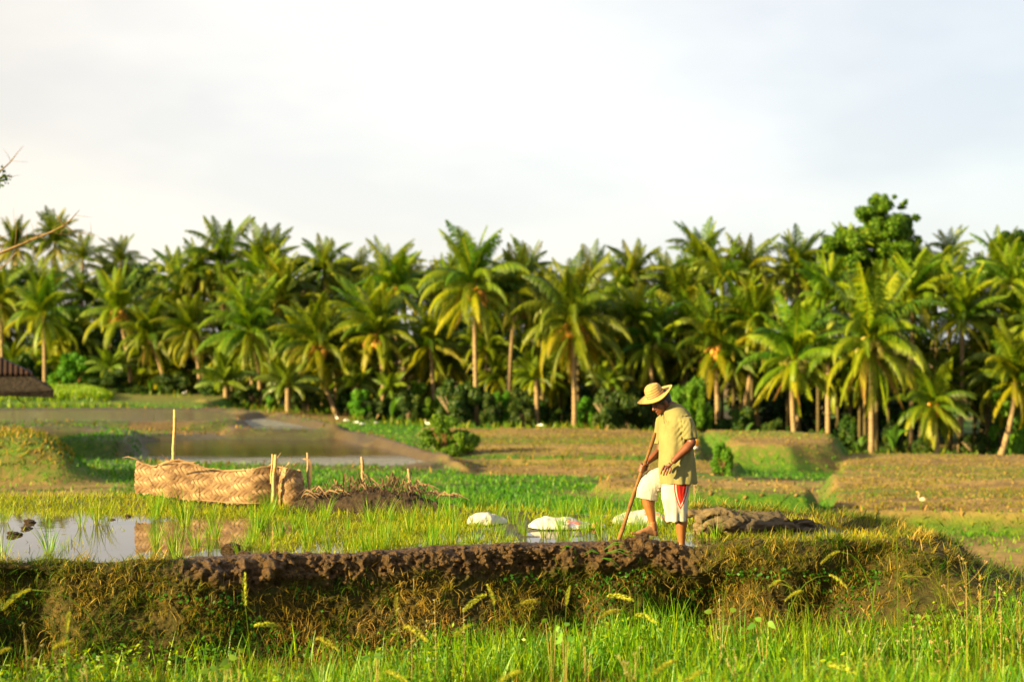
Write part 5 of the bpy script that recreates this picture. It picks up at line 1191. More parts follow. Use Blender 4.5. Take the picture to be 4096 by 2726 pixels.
# crumpled tarp
tr_ = empty('crumpled_tarp', on(750, 530, .03), 'crumpled grey-brown tarp heap lying right of the man', 'tarp')
Yt = tr_.location.y; bm = bmesh.new()
def tp(px, row, dy=0.0): return at(px, row, Yt+dy)-tr_.location
for L in ([(682, 510, .08, .05), (692, 508, .06, .055), (704, 510, .04, .05)], [(699, 516, .0, .06), (708, 509, .0, .06), (718, 507, .02, .065), (728, 509, .03, .07), (736, 515, .0, .06)], [(703, 526, -.12, .04), (713, 519, -.1, .05), (726, 516, -.08, .05)],
          [(720, 528, -.16, .05), (733, 520, -.12, .06), (745, 516, -.06, .06)], [(726, 511, .12, .05), (750, 510, .12, .06), (770, 513, .08, .07), (790, 520, .04, .06)], [(735, 526, -.05, .09), (755, 522, -.02, .09), (775, 522, -.02, .085), (795, 525, -.02, .07)],
          [(788, 527, -.1, .06), (794, 520, -.08, .045), (797.5, 514, -.07, .022), (798.5, 511, -.07, .010)], [(799, 519, .05, .06), (811, 520, .03, .055), (821, 529, .0, .04)], [(805, 528, -.08, .05), (817, 530, -.06, .04), (826, 532, -.06, .02)],
          [(776, 512, .1, .04), (778, 507.5, .1, .022)], [(700, 528, .05, .09), (730, 530, .05, .10), (770, 530, .05, .10), (810, 531, .05, .06)], [(745, 517, -.02, .05), (760, 514, .02, .06), (784, 518, .04, .05)]):
    limb(bm, [tp(*p[:3]) for p in L], [p[3] for p in L], 14)
def tarpfn(me):
    V, Nn = mverts(me); R3 = V*np.array([.55, 1, 1])+np.stack([V[:, 2]*.4, V[:, 0]*.35, 0*V[:, 0]], -1)
    d = .075*(.5-np.abs(fbm3(R3, 5.5, 3, 31)-.5)*2-.25)+.045*(.5-np.abs(fbm3(R3, 14, 3, 37)-.5)*2-.25)-.05*np.maximum(0, .08-np.abs(fbm3(R3*np.array([.6, 1, 1]), 4, 2, 47)-.5))*12; setv(me, V+Nn*d[:, None])
TARP = ('cloth', bm)
t = NT('tarp_cloth'); tc = t.n('ShaderNodeTexCoord').outputs['Object']; sp = t.n('ShaderNodeSeparateXYZ'); t.l(tc, sp.inputs[0]); f = t.noise(4, 4, .6, tc)
c = t.ramp(f, [(.3, (.06, .042, .022)), (.7, (.16, .115, .06))]); c = t.mix(t.ramp(t.math('ADD', sp.outputs['X'], .5), [(.25, .0), (.5, .65)]), c, (.045, .037, .03))
M['tarp'] = t.done(t.bsdf(c, .8, t.bump(t.noise(45, 4, .7, tc), 1.0, .012), .15))
link('cloth', union('tarp_cloth', bm, .010, M['tarp'], 2, tarpfn), tr_).scale = (1, 1, .78)
# ------------------------------------------------------------------ egrets
def egret_mesh(seed, tall):
    mb = MB(); n = 10; s = np.linspace(0, 1, n)
    body = [(-.16+.32*t_, 0, .02*math.sin(t_*3)) for t_ in s]; mb.tube(body, [max(.004, .062*math.sin(math.pi*t_)**.7*(1.1-.4*t_)) for t_ in s], 10, 0)
    k = [(.13, 0, .02), (.19, 0, .08), (.17, 0, .15), (.20, 0, .22 if tall else .18)] if tall else [(.13, 0, .0), (.20, 0, .03), (.25, 0, -.03)]
    mb.tube(k, [.028]+[.017]*(len(k)-2)+[.016], 8, 0); e = Vector(k[-1]); mb.tube([e, e+Vector((.03, 0, .002)), e+Vector((.10, 0, -.015))], [.02, .015, .003], 6, 1)
    for y in (-.025, .025): mb.tube([(0, y, -.04), (.02, y, -.12), (0, y, -.26)], [.009, .006, .005], 5, 2)
    return mb
wht = plain('white_feathers', (.80, .79, .76), .7, .2); yel = plain('beak', (.65, .38, .05)); blk = plain('bird_legs', (.05, .05, .03)); brn = plain('brown_feathers', (.45, .33, .20), .7, .2, (.62, .50, .35))
EM = {}
for tall in (0, 1):
    mb = egret_mesh(1, tall); V = np.concatenate(mb.V); Qq = np.concatenate(mb.Q); Mi = np.concatenate(mb.M)
    EM[tall] = [qmesh('plumage', V, Qq[Mi == k], m_) for k, m_ in ((0, wht), (1, yel), (2, blk))]
def egret(label, px, row, Y, tall, rz, sc=1.0, brown=False):
    x = sl(px, Y); z = CAMZ-(row-340.5)/F*Y; z = max(gz(x, Y), z-.1) if abs(gz(x, Y)-z) < 1.2 else gz(x, Y)
    r = empty('heron' if brown else 'egret', (x, Y, gz(x, Y)+(.45 if brown else .24)*sc), label, 'bird', None if brown else 'white egrets at the field edge', rz); r.scale = (sc, sc, sc*(1.7 if brown else 1))
    for nm, me in zip(('plumage', 'beak', 'legs'), EM[tall]):
        if brown and nm == 'plumage': me = me.copy(); me.materials.clear(); me.materials.append(brn)
        link(nm, me, r)
for px, row, Y, tall, rz, lab in ((184, 400, 84, 1, .4, 'white egret alone at the right end of the far left terrace'), (337, 418, 74, 1, 2.2, 'white egret at the foot of the leaning pair of trunks'), (346, 420, 72, 0, .2, 'small white egret right of the leaning trunks'),
   (357, 421, 70, 0, 3.0, 'wider white egret of the close pair in the middle'), (362, 423, 68, 0, .5, 'lower white egret of the close pair in the middle'), (376, 421, 71, 0, 1, 'faint white egret right of the close pair'),
   (428, 426, 62, 1, 2.6, 'white egret left of the bright bush'), (480, 427, 64, 0, 0, 'white egret just right of the bright bush'), (535, 427, 64, 0, .3, 'upper white egret of two left of the grey trunk'), (541, 430, 61, 0, 2.8, 'lower white egret of two left of the grey trunk')):
    egret(lab, px, row, Y, tall, rz, .72)
egret('pale brown heron standing upright on a low dike at the far right', 922.5, 512, 31.7, 1, 2.9, .48, True)
# white slabs by the small pond
mb = MB(); mb.box((-.22, 0, .07), (.2, .3, .07)); mb.box((.26, .05, .06), (.22, .3, .065)); 
tag(lo(link('white_bundle', mb.mesh('white_bundle', [M['sack']], False)), man) if False else link('white_bundle', mb.mesh('white_bundle', [M['sack']], False)), 'pair of flat white bundles lying by the far pond beyond the young palm', 'bundle')
b_ = bpy.data.objects['white_bundle']; b_.location = (sl(249, 72), 72, gz(sl(249, 72), 72)+.02)
# orange and white marker behind the shirt
mk_ = empty('field_marker', (sl(694.5, 30), 30, gz(sl(694.5, 30), 30)), 'small orange and white marker standing right behind the shirt of the man', 'marker')
Zt = CAMZ-(436-340.5)/F*30; Zb = CAMZ-(452-340.5)/F*30; z0 = Zb-mk_.location.z; z1 = Zt-mk_.location.z
mb = MB(); mb.tube([(0, 0, -.05), (0, 0, z0)], .012, 6); link('post', mb.mesh('marker_post', [M['oldwood']]), mk_)
for nm, a, b, c in (('orange_band', .42, .86, (.85, .30, .02)), ('white_band', .25, .40, (.75, .70, .62)), ('red_cap', .88, 1.15, (.45, .08, .02))):
    mb = MB(); mb.tube([(0, 0, z0+(z1-z0)*a), (0, 0, z0+(z1-z0)*b)], .075 if nm != 'red_cap' else .05, 10); link(nm, mb.mesh(nm, [plain(nm, c)]), mk_)
# ------------------------------------------------------------------ field hut at the left edge
Yh = 44.0; hut = empty('field_hut', (sl(-60, Yh), Yh+1.5, gz(sl(-60, Yh), Yh+1.5)), 'low field hut at the left edge, rusty sheet roof over a dark thatch eave', 'hut')
hut.rotation_euler.z = .33
def hp_(px, row, dy=0.0): return Matrix.Rotation(-.33, 3, 'Z') @ (at(px, row, Yh+dy)-hut.location)
t = NT('rusty_sheet'); tc = t.n('ShaderNodeTexCoord').outputs['Object']; sp = t.n('ShaderNodeSeparateXYZ'); t.l(tc, sp.inputs[0]); f = t.noise(1.8, 4, .7, tc); wv = t.math('SINE', t.math('MULTIPLY', sp.outputs['X'], 40.0))
M['rust'] = t.done(t.bsdf(t.ramp(f, [(.3, (.010, .005, .003)), (.55, (.026, .009, .005)), (.75, (.055, .016, .007))]), .8, t.bump(wv, .8, .03), .2))
t = NT('thatch'); f = t.noise(9, 4); M['thatch'] = t.done(t.bsdf(t.ramp(f, [(.3, (.02, .016, .012)), (.7, (.055, .042, .03))]), .95, t.bump(f, 1, .05), .05))
def hip(name, mat, c0, c1, r0, r1, z0, z1, thick):
    """hipped roof tier: half sizes (x,y) at eave and top"""
    bm = bmesh.new(); A = []
    for (hx, hy), z in ((r0, z0), (r1, z1), (r1, z1-thick), (r0, z0-thick)):
        A.append([bm.verts.new((c0+sx_*hx, c1+sy_*hy, z)) for sx_, sy_ in ((-1, -1), (1, -1), (1, 1), (-1, 1))])
    for i in range(4):
        for j in range(4): bm.faces.new((A[i][j], A[i][(j+1) % 4], A[(i+1) % 4][(j+1) % 4], A[(i+1) % 4][j]))
    bmesh.ops.recalc_face_normals(bm, faces=bm.faces); bmesh.ops.subdivide_edges(bm, edges=bm.edges, cuts=10, use_grid_fill=True)
    for v in bm.verts: 
        if v.co.z < z0+.02: v.co.z += prs.uniform(-.07, .03)
    me = bpy.data.meshes.new(name); bm.to_mesh(me); bm.free(); me.materials.append(mat); return link(name, me, hut)
e1 = hp_(54, 390); e2 = hp_(31, 374); hw = e1.x+1.6; hy = 2.1; c1_ = e1.y+hy
zc = hp_(0, 350).z
hip('thatch_eave', M['thatch'], -1.6, c1_, (hw, hy), (hw-.75, hy-.75), e1.z, e2.z, .16)
hip('metal_roof', M['rust'], -1.6, c1_, (hw-.62, hy-.62), (.9, .08), e2.z+.03, e2.z+.03+1.45, .04)
for sx_ in (-1, 1):
    for sy_ in (-1, 1):
        mb = MB(); mb.tube([(-1.6+sx_*(hw-2.0), c1_+sy_*(hy-.9), -.4), (-1.6+sx_*(hw-2.0), c1_+sy_*(hy-.9), e2.z)], .07, 8); link('post', mb.mesh('hut_post', [M['oldwood']]), hut)
mb = MB(); mb.tube([hp_(14, 388, .1), hp_(16, 395), hp_(20, 400), hp_(25, 402.5)], .022, 5); link('hanging_rope', mb.mesh('hanging_rope', [M['thatch']]), hut)
og = link('orange_bag', blob_mesh('orange_bag', [(0, .1, .6), (.2, .3, 1), (.6, .27, 1), (1, .05, .3)], .5, .4, plain('orange_cloth', (.75, .20, .02), .7, .2, (.55, .12, .02), 6), 3, .05)); og.location = (sl(4.5, 40), 40, -.36 if False else CAMZ-(437-340.5)/F*40); tag(og, 'small bright orange bag at the left edge on the grassy mound', 'bag')
# ------------------------------------------------------------------ bare tree reaching in from the left
Yb_ = 30.0; bt = empty('bare_tree', gbase(-110, Yb_), 'nearly bare tree outside the left edge, its grey twigs reaching into the sky', 'tree')
def bp(px, row, dy=0.0): return at(px, row, Yb_+dy)-bt.location
mb = MB()
mb.tube([Vector((0, 0, -.2)), Vector((.1, 0, 2.0)), bp(-104, 330), bp(-100, 230), bp(-92, 120), bp(-88, 40)], [.17, .14, .12, .09, .05, .02], 8)
link('trunk', mb.mesh('bare_trunk', [M['bark']]), bt)
mb = MB()
BR = [([(-102, 290), (-60, 272), (0, 253), (26, 242), (51, 232), (63.6, 225.4), (72, 218), (79, 210)], .075, .008), ([(63.6, 225.4), (68, 227), (72.5, 230), (82, 233), (91.5, 235), (99, 235.2)], .022, .004), ([(63.6, 225.4), (60, 220), (55, 213), (52, 209)], .018, .004),
      ([(75, 215), (84, 216), (92, 217)], .010, .003), ([(26, 242), (35, 236), (39, 234), (45, 234)], .022, .006), ([(15, 247), (16, 237), (16.5, 226), (14, 220), (13.5, 208)], .018, .004), ([(14, 222), (17, 217), (18, 215)], .008, .003),
      ([(0, 253), (3, 245), (8, 240)], .012, .004), ([(-20, 243), (0, 237), (5, 236), (10, 232)], .02, .005), ([(-60, 310), (-30, 285), (0, 269), (9, 261), (18, 250), (21, 247)], .04, .008), ([(63, 225.6), (66, 222), (70, 221), (77, 213)], .014, .004),
      ([(51, 232), (60, 234), (70, 233.5), (78, 237)], .014, .003), ([(5, 251), (2, 247), (-2, 241), (3, 238)], .012, .003), ([(79, 211), (80, 208.5)], .006, .002),
      ([(-94, 210), (-50, 190), (0, 171.5), (11, 161), (17, 153), (23, 146)], .05, .006), ([(12, 160.5), (20, 161.5), (28, 161.8)], .008, .003), ([(-40, 182), (0, 177), (10, 176.5), (20, 175)], .015, .004)]
for L, r0, r1 in BR:
    P = [bp(px, row, .15*math.sin(i*1.7+px*.1)) for i, (px, row) in enumerate(L)]; m = len(P); mb.tube(P, [.6*r0+.6*(r1-r0)*(i/(m-1))**.8 for i in range(m)], 6)
rr_ = random.Random(4)
for k in range(26):
    L, r0, r1 = BR[rr_.choice((0, 1, 4, 9, 14, 11))]; i = rr_.randrange(1, len(L)-1) if len(L) > 2 else 0; a = bp(*L[i]); d = Vector((rr_.uniform(-.2, .5), rr_.uniform(-.3, .3), rr_.uniform(-.2, .6)))*.7
    mb.tube([a, a+d*.5+Vector((0, 0, .03)), a+d], [.006, .004, .002], 5)
link('branches', mb.mesh('bare_branches', [M['twig']]), bt)
V, Q, t_ = leafcloud([(*bp(4, 176), .16), (*bp(5, 180), .16), (*bp(0, 174), .2), (*bp(3, 167.5), .06), (*bp(-2, 184), .15)], 60, .055, 3); link('leaves', qmesh('few_leaves', V, Q, M['shrub'], None, {'tint': t_}, False), bt)
# ------------------------------------------------------------------ grass and weeds of the foreground
rs = np.random.default_rng(31)
def fore(n, y0, y1, seed, spread=.44, pw=1.0, cond=None):
    rs = np.random.default_rng(seed); m = n*3; y = y0+(y1-y0)*rs.random(m)**pw; x = rs.uniform(-spread, spread, m)*y*1.0
    yb = np.interp(x, [-16, -4.3, .8, 3.95, 6, 9, 40], [9.4, 12.3, 13.55, 14.3, 13.9, 13.2, 12]); k = y < yb-.12
    if cond is not None: k &= rs.random(m) < cond(x, y)
    x, y = x[k][:n], y[k][:n]; z = fore_z(x, y); return np.stack([x, y, z-.01], -1), rs
clump = lambda x, y: np.clip(sstep(.30, .62, fbm2(x, y, 1.7, 3, 6))*1.1+.22, 0, 1)
P, rs = fore(42000, 7.6, 14.2, 41, cond=clump); n = len(P); hi = fbm2(P[:, 0], P[:, 1], 1.1, 2, 3)
tint = np.clip(rs.uniform(0, 1.05, n)**1.1+.9*(fbm2(P[:, 0], P[:, 1], 1.6, 2, 9)-.5)+.12*(P[:, 0] > 2.2), 0, 1)
tag(link('foreground_grass', blade_mesh('foreground_grass', M['grass'], P, rs.uniform(.10, .36, n)*(.12+1.25*hi)*(.80+.20*sstep(.3, 2.6, P[:, 0])), rs.uniform(.005, .009, n), rs.uniform(0, .45, n), rs.uniform(0, 6.28, n), rs.uniform(0, 1.3, n), tint, 3)),
    'long green meadow grass filling the near edge of the picture', 'grass', kind='stuff')
# upright coarse blades
P, rs = fore(7500, 7.8, 13.4, 42, cond=lambda x, y: sstep(.46, .60, fbm2(x, y, .9, 3, 12))*(.35+.65*(x > -1.5))); n = len(P)
tag(link('tall_grass', blade_mesh('tall_grass', M['grass'], P, rs.uniform(.26, .58, n)*(.72+.28*sstep(.3, 2, P[:, 0])), rs.uniform(.008, .014, n), rs.uniform(0, .22, n), rs.uniform(0, 6.28, n), rs.uniform(.05, .7, n), rs.uniform(.1, .85, n), 4)), 'taller coarse grass blades standing out of the meadow', 'grass', kind='stuff')
P, rs = fore(9000, 7.6, 14.2, 43); n = len(P)
tag(link('dry_grass', blade_mesh('dry_grass', M['bankgrass'], P, rs.uniform(.10, .38, n)*(.6+.4*sstep(.3, 2.6, P[:, 0])), rs.uniform(.003, .006, n), rs.uniform(.1, .9, n), rs.uniform(0, 6.28, n), rs.uniform(0, 1.6, n), rs.uniform(.35, 1, n), 3)), 'thin dry stems mixed into the meadow grass', 'dry grass', kind='stuff')
# small leafy ground weeds
P, rs = fore(11000, 8.2, 14.0, 44, cond=lambda x, y: sstep(.45, .6, fbm2(x, y, 1.5, 2, 33))); n = len(P)
P[:, 2] += rs.uniform(.05, .30, n); d = rs.normal(size=(n, 3)); d[:, 2] = np.abs(d[:, 2])+.4; d /= np.linalg.norm(d, axis=1)[:, None]; u_ = np.cross(d, rs.normal(size=(n, 3))); u_ /= np.linalg.norm(u_, axis=1)[:, None]; v_ = np.cross(d, u_); s = rs.uniform(.010, .026, n)[:, None]
V = np.stack([P-u_*s*1.3, P-v_*s*.7, P+u_*s*1.3, P+v_*s*.7], 1).reshape(-1, 3)
tag(link('leafy_weeds', qmesh('leafy_weeds', V, np.arange(n*4).reshape(n, 4), M['grass'], None, {'tint': np.repeat(rs.uniform(.1, .8, n), 4), 'along': np.full(n*4, .8)}, False)), 'small leafy weeds in the meadow grass', 'weeds', kind='stuff')
# growth on the bank face
def bank_pick(n, seed, cond):
    rs = np.random.default_rng(seed); i = rs.integers(0, BANK.shape[0], n*6); j = rs.integers(0, NP, n*6); z = BANK[i, j, 2]; x = BANK[i, j, 0]; y = BANK[i, j, 1]; k = rs.random(n*6) < cond(x, y, z, BF[i, j], i, j*150//NP)
    i, j = i[k][:n], j[k][:n]; return BANK[i, j], BN[i, j], rs
nb = BANK.shape[0]
P, Nn, rs = bank_pick(26000, 51, lambda x, y, z, f, i, j: (j > 42)*(1-f)**1.2*(z > -1.0)*np.clip(sstep(.30, .52, fbm3(np.stack([x, y, z], -1), 2.6, 3, 4))+.05, 0, 1)*(.5+.5*sstep(-.2, -.4, z))); n = len(P)
az = np.arctan2(Nn[:, 1], Nn[:, 0])+rs.normal(0, .8, n); gr = fbm3(P, 1.6, 2, 8)
tint = np.clip(.62-2.2*(gr-.46)+rs.normal(0, .2, n)-.25*sstep(-2.8, -3.6, P[:, 0])-.12*sstep(2.0, 2.6, P[:, 0]), 0, 1)
tag(link('bank_growth', blade_mesh('bank_growth', M['bankgrass'], P-Nn*.01, rs.uniform(.06, .20, n), rs.uniform(.005, .012, n), rs.uniform(.3, 1.7, n), az, rs.uniform(-.4, 1.9, n), tint, 3)), 'wiry dry grass and roots hanging over the face of the mud bank', 'dry grass', kind='stuff')
P, Nn, rs = bank_pick(3600, 57, lambda x, y, z, f, i, j: (j > 30)*(1-f)**2*(z > -.95)*np.clip(sstep(.34, .50, fbm3(np.stack([x, y, z], -1), 3.1, 3, 64)), .03, 1)); n0 = len(P); kk = 13
tn = np.clip(.60-2.6*(fbm3(P, 1.5, 2, 8)-.47)+rs.normal(0, .24, n0), 0, 1); P2 = np.repeat(P, kk, 0)+rs.normal(0, .012, (n0*kk, 3)); N2 = np.repeat(Nn, kk, 0); n = n0*kk; sz = np.repeat(rs.uniform(.6, 1.4, n0), kk)
tag(link('bank_tufts', blade_mesh('bank_tufts', M['bankgrass'], P2-N2*.015, rs.uniform(.07, .16, n)*sz, rs.uniform(.006, .011, n), rs.uniform(.1, 1.3, n), np.arctan2(N2[:, 1], N2[:, 0])+rs.normal(0, 1.1, n), rs.uniform(.2, 2.0, n), np.clip(np.repeat(tn, kk)+rs.normal(0, .10, n), 0, 1), 3)), 'tufts of green and golden grass growing out of the bank face', 'grass', kind='stuff')
P, Nn, rs = bank_pick(9000, 52, lambda x, y, z, f, i, j: (j > 8)*(j < 75)*(z > -.32)*(1-f)**2*np.clip(sstep(-2.5, -3.0, x)+sstep(1.6, 2.0, x)+(i > nb*.72)*1.0, 0, 1)*sstep(.35, .55, fbm3(np.stack([x, y, z], -1), 3, 2, 14))); n = len(P)
az = np.arctan2(Nn[:, 1], Nn[:, 0])+rs.normal(0, 1.2, n)
tag(link('crest_grass', blade_mesh('crest_grass', M['fieldgrass'], P-Nn*.01, rs.uniform(.06, .17, n), rs.uniform(.004, .008, n), rs.uniform(.1, .9, n), az, rs.uniform(.2, 1.4, n), np.clip(rs.uniform(.1, .8, n)+.2*(P[:, 0] > 2), 0, 1), 3)), 'short grass on the crest of the bank at both ends', 'grass', kind='stuff')
P, Nn, rs = bank_pick(4500, 53, lambda x, y, z, f, i, j: (j > 60)*(z < -.15)*(1-f)*sstep(.50, .62, fbm3(np.stack([x, y, z], -1), 1.8, 2, 24))); n = len(P); P = P+Nn*rs.uniform(.01, .07, n)[:, None]
d = Nn+rs.normal(size=(n, 3))*.5+np.array([0, 0, .4]); d /= np.linalg.norm(d, axis=1)[:, None]; u_ = np.cross(d, rs.normal(size=(n, 3))); u_ /= np.linalg.norm(u_, axis=1)[:, None]; v_ = np.cross(d, u_); s = rs.uniform(.010, .024, n)[:, None]
V = np.stack([P-u_*s, P-v_*s*.75, P+u_*s, P+v_*s*.75], 1).reshape(-1, 3)
tag(link('bank_leaves', qmesh('bank_leaves', V, np.arange(n*4).reshape(n, 4), M['shrub'] if False else M['greengrass'], None, {'tint': np.repeat(rs.uniform(0, .45, n), 4)}, False)), 'small round green leaves creeping over the bank face', 'creeper', kind='stuff')
# grass blades lying on the fresh mud near the pole
mb = MB()
for px, row, a, L in ((600, 553, 165, .16), (606, 552, -8, .26), (604, 549, 20, .22), (575, 548, 262, .2), (572, 546, 190, .12), (640, 556, 262, .18), (602, 557, -40, .2), (432, 556, 70, .1)):
    p = at(px, row, 13.62); r_ = math.radians(a)
    for k in range(2):
        d = Vector((math.cos(r_+k*.22), -.15, math.sin(r_+k*.22)*.8+.1)); mb.strip([p, p+d*L*.5+Vector((0, -.01, .02)), p+d*L-Vector((0, 0, .04))], (.1, .4, .8), [.006, .010, .002], 0, .35+.1*k)
tag(link('torn_grass', mb.mesh('torn_grass', [M['greengrass']])), 'torn green grass blades lying on the fresh mud by the pole', 'grass', kind='stuff')

# tall seed grasses, one by one
M['seed'] = leafmat('seed_head', [(0, (.24, .28, .02)), (1, (.46, .42, .05))], .3, .7, .2)
def seed_grass(label, px, row, Y, dx=0.0, arch=1.0, size=.16, fluffy=True, seed=0, green=.5, side=1):
    size *= 1.15
    tip = at(px, row, Y); bx = tip.x+dx; b = Vector((bx, Y+.1, float(fore_z(np.array([bx]), np.array([Y+.1]))[0])-.02)); root = empty('seed_grass', b, label, 'grass stalk', 'tall seeding grasses in the foreground')
    t_ = tip-b; rs = random.Random(seed); mb = MB(); n = 9; pts = []
    for i in range(n):
        s = i/(n-1); pts.append(Vector((t_.x*s**2.2, t_.y*s, t_.z*(s if arch < .3 else math.sin(s*math.pi/2)**.9))))
    mb.tube(pts, [.0055-.0032*i/(n-1) for i in range(n)], 5, 0, green); link('stalk', mb.mesh('stalk', [M['rice'] if False else M['fieldgrass']]), root)
    mb = MB(); d = (pts[-1]-pts[-2]).normalized(); p = pts[-1].copy(); sgn = 1 if t_.x >= 0 else -1
    if abs(t_.x) < .03: sgn = side
    st = size/26
    for k in range(26):
        s = k/25; d = (d+Vector((sgn*.07*arch, 0, -.075*arch))).normalized(); p = p+d*st; w = (math.sin(math.pi*min(1, s*.95+.05))**.7)*(size*.12 if fluffy else size*.07)+.003
        for j in range(6):
            a = rs.uniform(0, 6.28); o = d.orthogonal().normalized(); o.rotate(Quaternion(d, a)); q_ = p+o*w*.6; e = q_+(d*.9+o*.6).normalized()*size*.075; sd = o.cross(d)
            mb.strip([p, q_, e], sd, [.003, .0065, .002], 0, rs.random())
    link('seed_head', mb.mesh('seed_head', [M['seed']]), root)
    mb = MB()
    for k in range(3):
        a = rs.uniform(0, 6.28); z0 = pts[1+k]; dd = Vector((math.cos(a), math.sin(a)*.5, 1.1)).normalized(); mb.strip([z0, z0+dd*.12, z0+dd*.24+Vector((math.cos(a)*.04, 0, -.02)), z0+dd*.3+Vector((math.cos(a)*.12, 0, -.08))], (-math.sin(a), math.cos(a), .3), [.006, .009, .007, .001], 0, rs.uniform(.2, .7))
    link('blades', mb.mesh('stalk_blades', [M['greengrass']]), root)
K_ = K
for i, (x, y, Y, dx, ar, sz, fl, lab) in enumerate(((75, 1355, 10.2, .55, 1.3, .22, False, 'tall grass stalk arching left at the far left with a drooping golden head'), (155, 1455, 9.6, .02, .2, .13, True, 'upright grass head below the arching stalk at the far left'), (172, 1478, 9.5, .08, .6, .13, True, 'second upright grass head beside the first at the far left'),
   (565, 1395, 11.5, .03, .1, .24, False, 'stiff pointed grass head before the left middle of the bank'), (640, 1440, 10.5, .06, .3, .16, True, 'plump grass head leaning left below the left bank'), (725, 1468, 9.8, -.10, 1.0, .17, True, 'grass head drooping right, left of the bottom middle'),
   (912, 1415, 10.8, .02, .1, .15, True, 'tufted grass head standing straight left of the middle'), (1122, 1368, 10.6, .25, 1.5, .19, True, 'big feathery grass head arching left in the middle'), (1137, 1392, 10.9, .03, .2, .15, True, 'dark bristly grass head hanging under the big feathery one'),
   (1245, 1385, 10.8, .10, .5, .18, True, 'bright bristly grass head leaning left in the middle'), (1303, 1392, 10.7, -.02, .1, .13, True, 'small upright grass head right of the bristly one'), (1395, 1370, 10.4, -.20, .4, .17, True, 'blue-green grass head leaning right against the dark bank'),
   (1430, 1405, 10.2, .12, .6, .15, True, 'soft grass head leaning left over the meadow right of the middle'), (1085, 1440, 9.8, .12, 1.1, .12, True, 'small grass head nodding left below the feathery pair'), (925, 1440, 9.4, -.16, 1.2, .17, True, 'blurred golden grass head nodding right in the lower middle'),
   (1800, 1335, 10.9, .12, 1.0, .10, True, 'small nodding grass head left of the tall forked pair on the right'), (1935, 1268, 11.2, .30, 1.2, .16, False, 'highest grass head on the right nodding against the dark hollow'), (1905, 1322, 11.0, -.35, 1.4, .15, False, 'long stalk arching down right below the highest head'),
   (1850, 1362, 10.7, .06, 1.0, .15, False, 'loose golden grass head bent left under the forked pair'), (2063, 1243, 11.0, .03, .1, .05, True, 'thin straight stalk with a tiny round head against the far field'), (30, 1492, 8.8, .10, 1.0, .12, True, 'grass head at the bottom left corner'),
   (1460, 1415, 9.8, -.06, .9, .14, True, 'pale grass head nodding right above the bottom middle'), (1620, 1545, 8.4, .10, 1.2, .15, True, 'blurred grass head near the bottom right of the middle'), (1900, 1530, 8.3, -.12, .5, .15, True, 'blurred yellow grass head near the bottom right'),
   (1560, 1520, 8.5, .10, 1.0, .14, True, 'blurred grass head at the bottom, left of the other blurred one'), (885, 1545, 8.5, -.05, 1.0, .15, True, 'blurred feathery head at the bottom middle'), (1205, 1545, 8.4, .10, .8, .15, True, 'blurred broad head at the very bottom in the middle'))):
    seed_grass(lab, x*K_, y*K_, Y, dx, ar, sz, fl, i+3)
# wiry branching grass at the right against the far field
def wiry(label, px, row, Y, n, spread, seed):
    tip = at(px, row, Y); b = Vector((tip.x, Y, float(fore_z(np.array([tip.x]), np.array([Y]))[0]))); rs = random.Random(seed); mb = MB(); h = tip.z-b.z
    for k in range(n):
        a = rs.uniform(-1, 1)*spread; hh = h*rs.uniform(.6, 1.05); P = [Vector((a*s**1.8*hh+.02*math.sin(k), rs.uniform(-.1, .1)*s, hh*math.sin(s*math.pi/2*(1 if abs(a) < .3 else 1.15)))) for s in (0, .25, .5, .75, 1)]
        mb.tube(P, [.0032, .0028, .0022, .0016, .001], 4, 0, rs.uniform(.3, .9)); e = P[-1]; d0 = (P[-1]-P[-2]).normalized()
        for j in range(rs.choice((0, 3, 4))):
            d = (d0+Vector((rs.uniform(-.5, .5), rs.uniform(-.3, .3), rs.uniform(-.3, .3)))).normalized(); mb.tube([e, e+d*.07, e+d*.13-Vector((0, 0, .015))], [.0016, .0018, .001], 4, 0, .7)
    o = link('wiry_grass', mb.mesh('wiry_grass', [M['fieldgrass']])); o.location = b; tag(o, label, 'grass', 'wiry grass tufts at the right')
wiry('wiry branching grass tuft fanning out left of the brown weeds at the right', 2180*K, 1262*K, 11.6, 16, .45, 1); wiry('tall wiry grass with forked tips near the right edge', 2250*K, 1215*K, 11.2, 9, .3, 2); wiry('wiry grass curving at the right edge of the picture', 2335*K, 1270*K, 10.9, 9, .35, 3)
wiry('sparse wiry grass before the right bank hollow', 1860*K, 1330*K, 11.5, 7, .2, 4); wiry('wiry grass tuft before the brown hanging roots on the right', 1660*K, 1310*K, 11.8, 5, .15, 5)
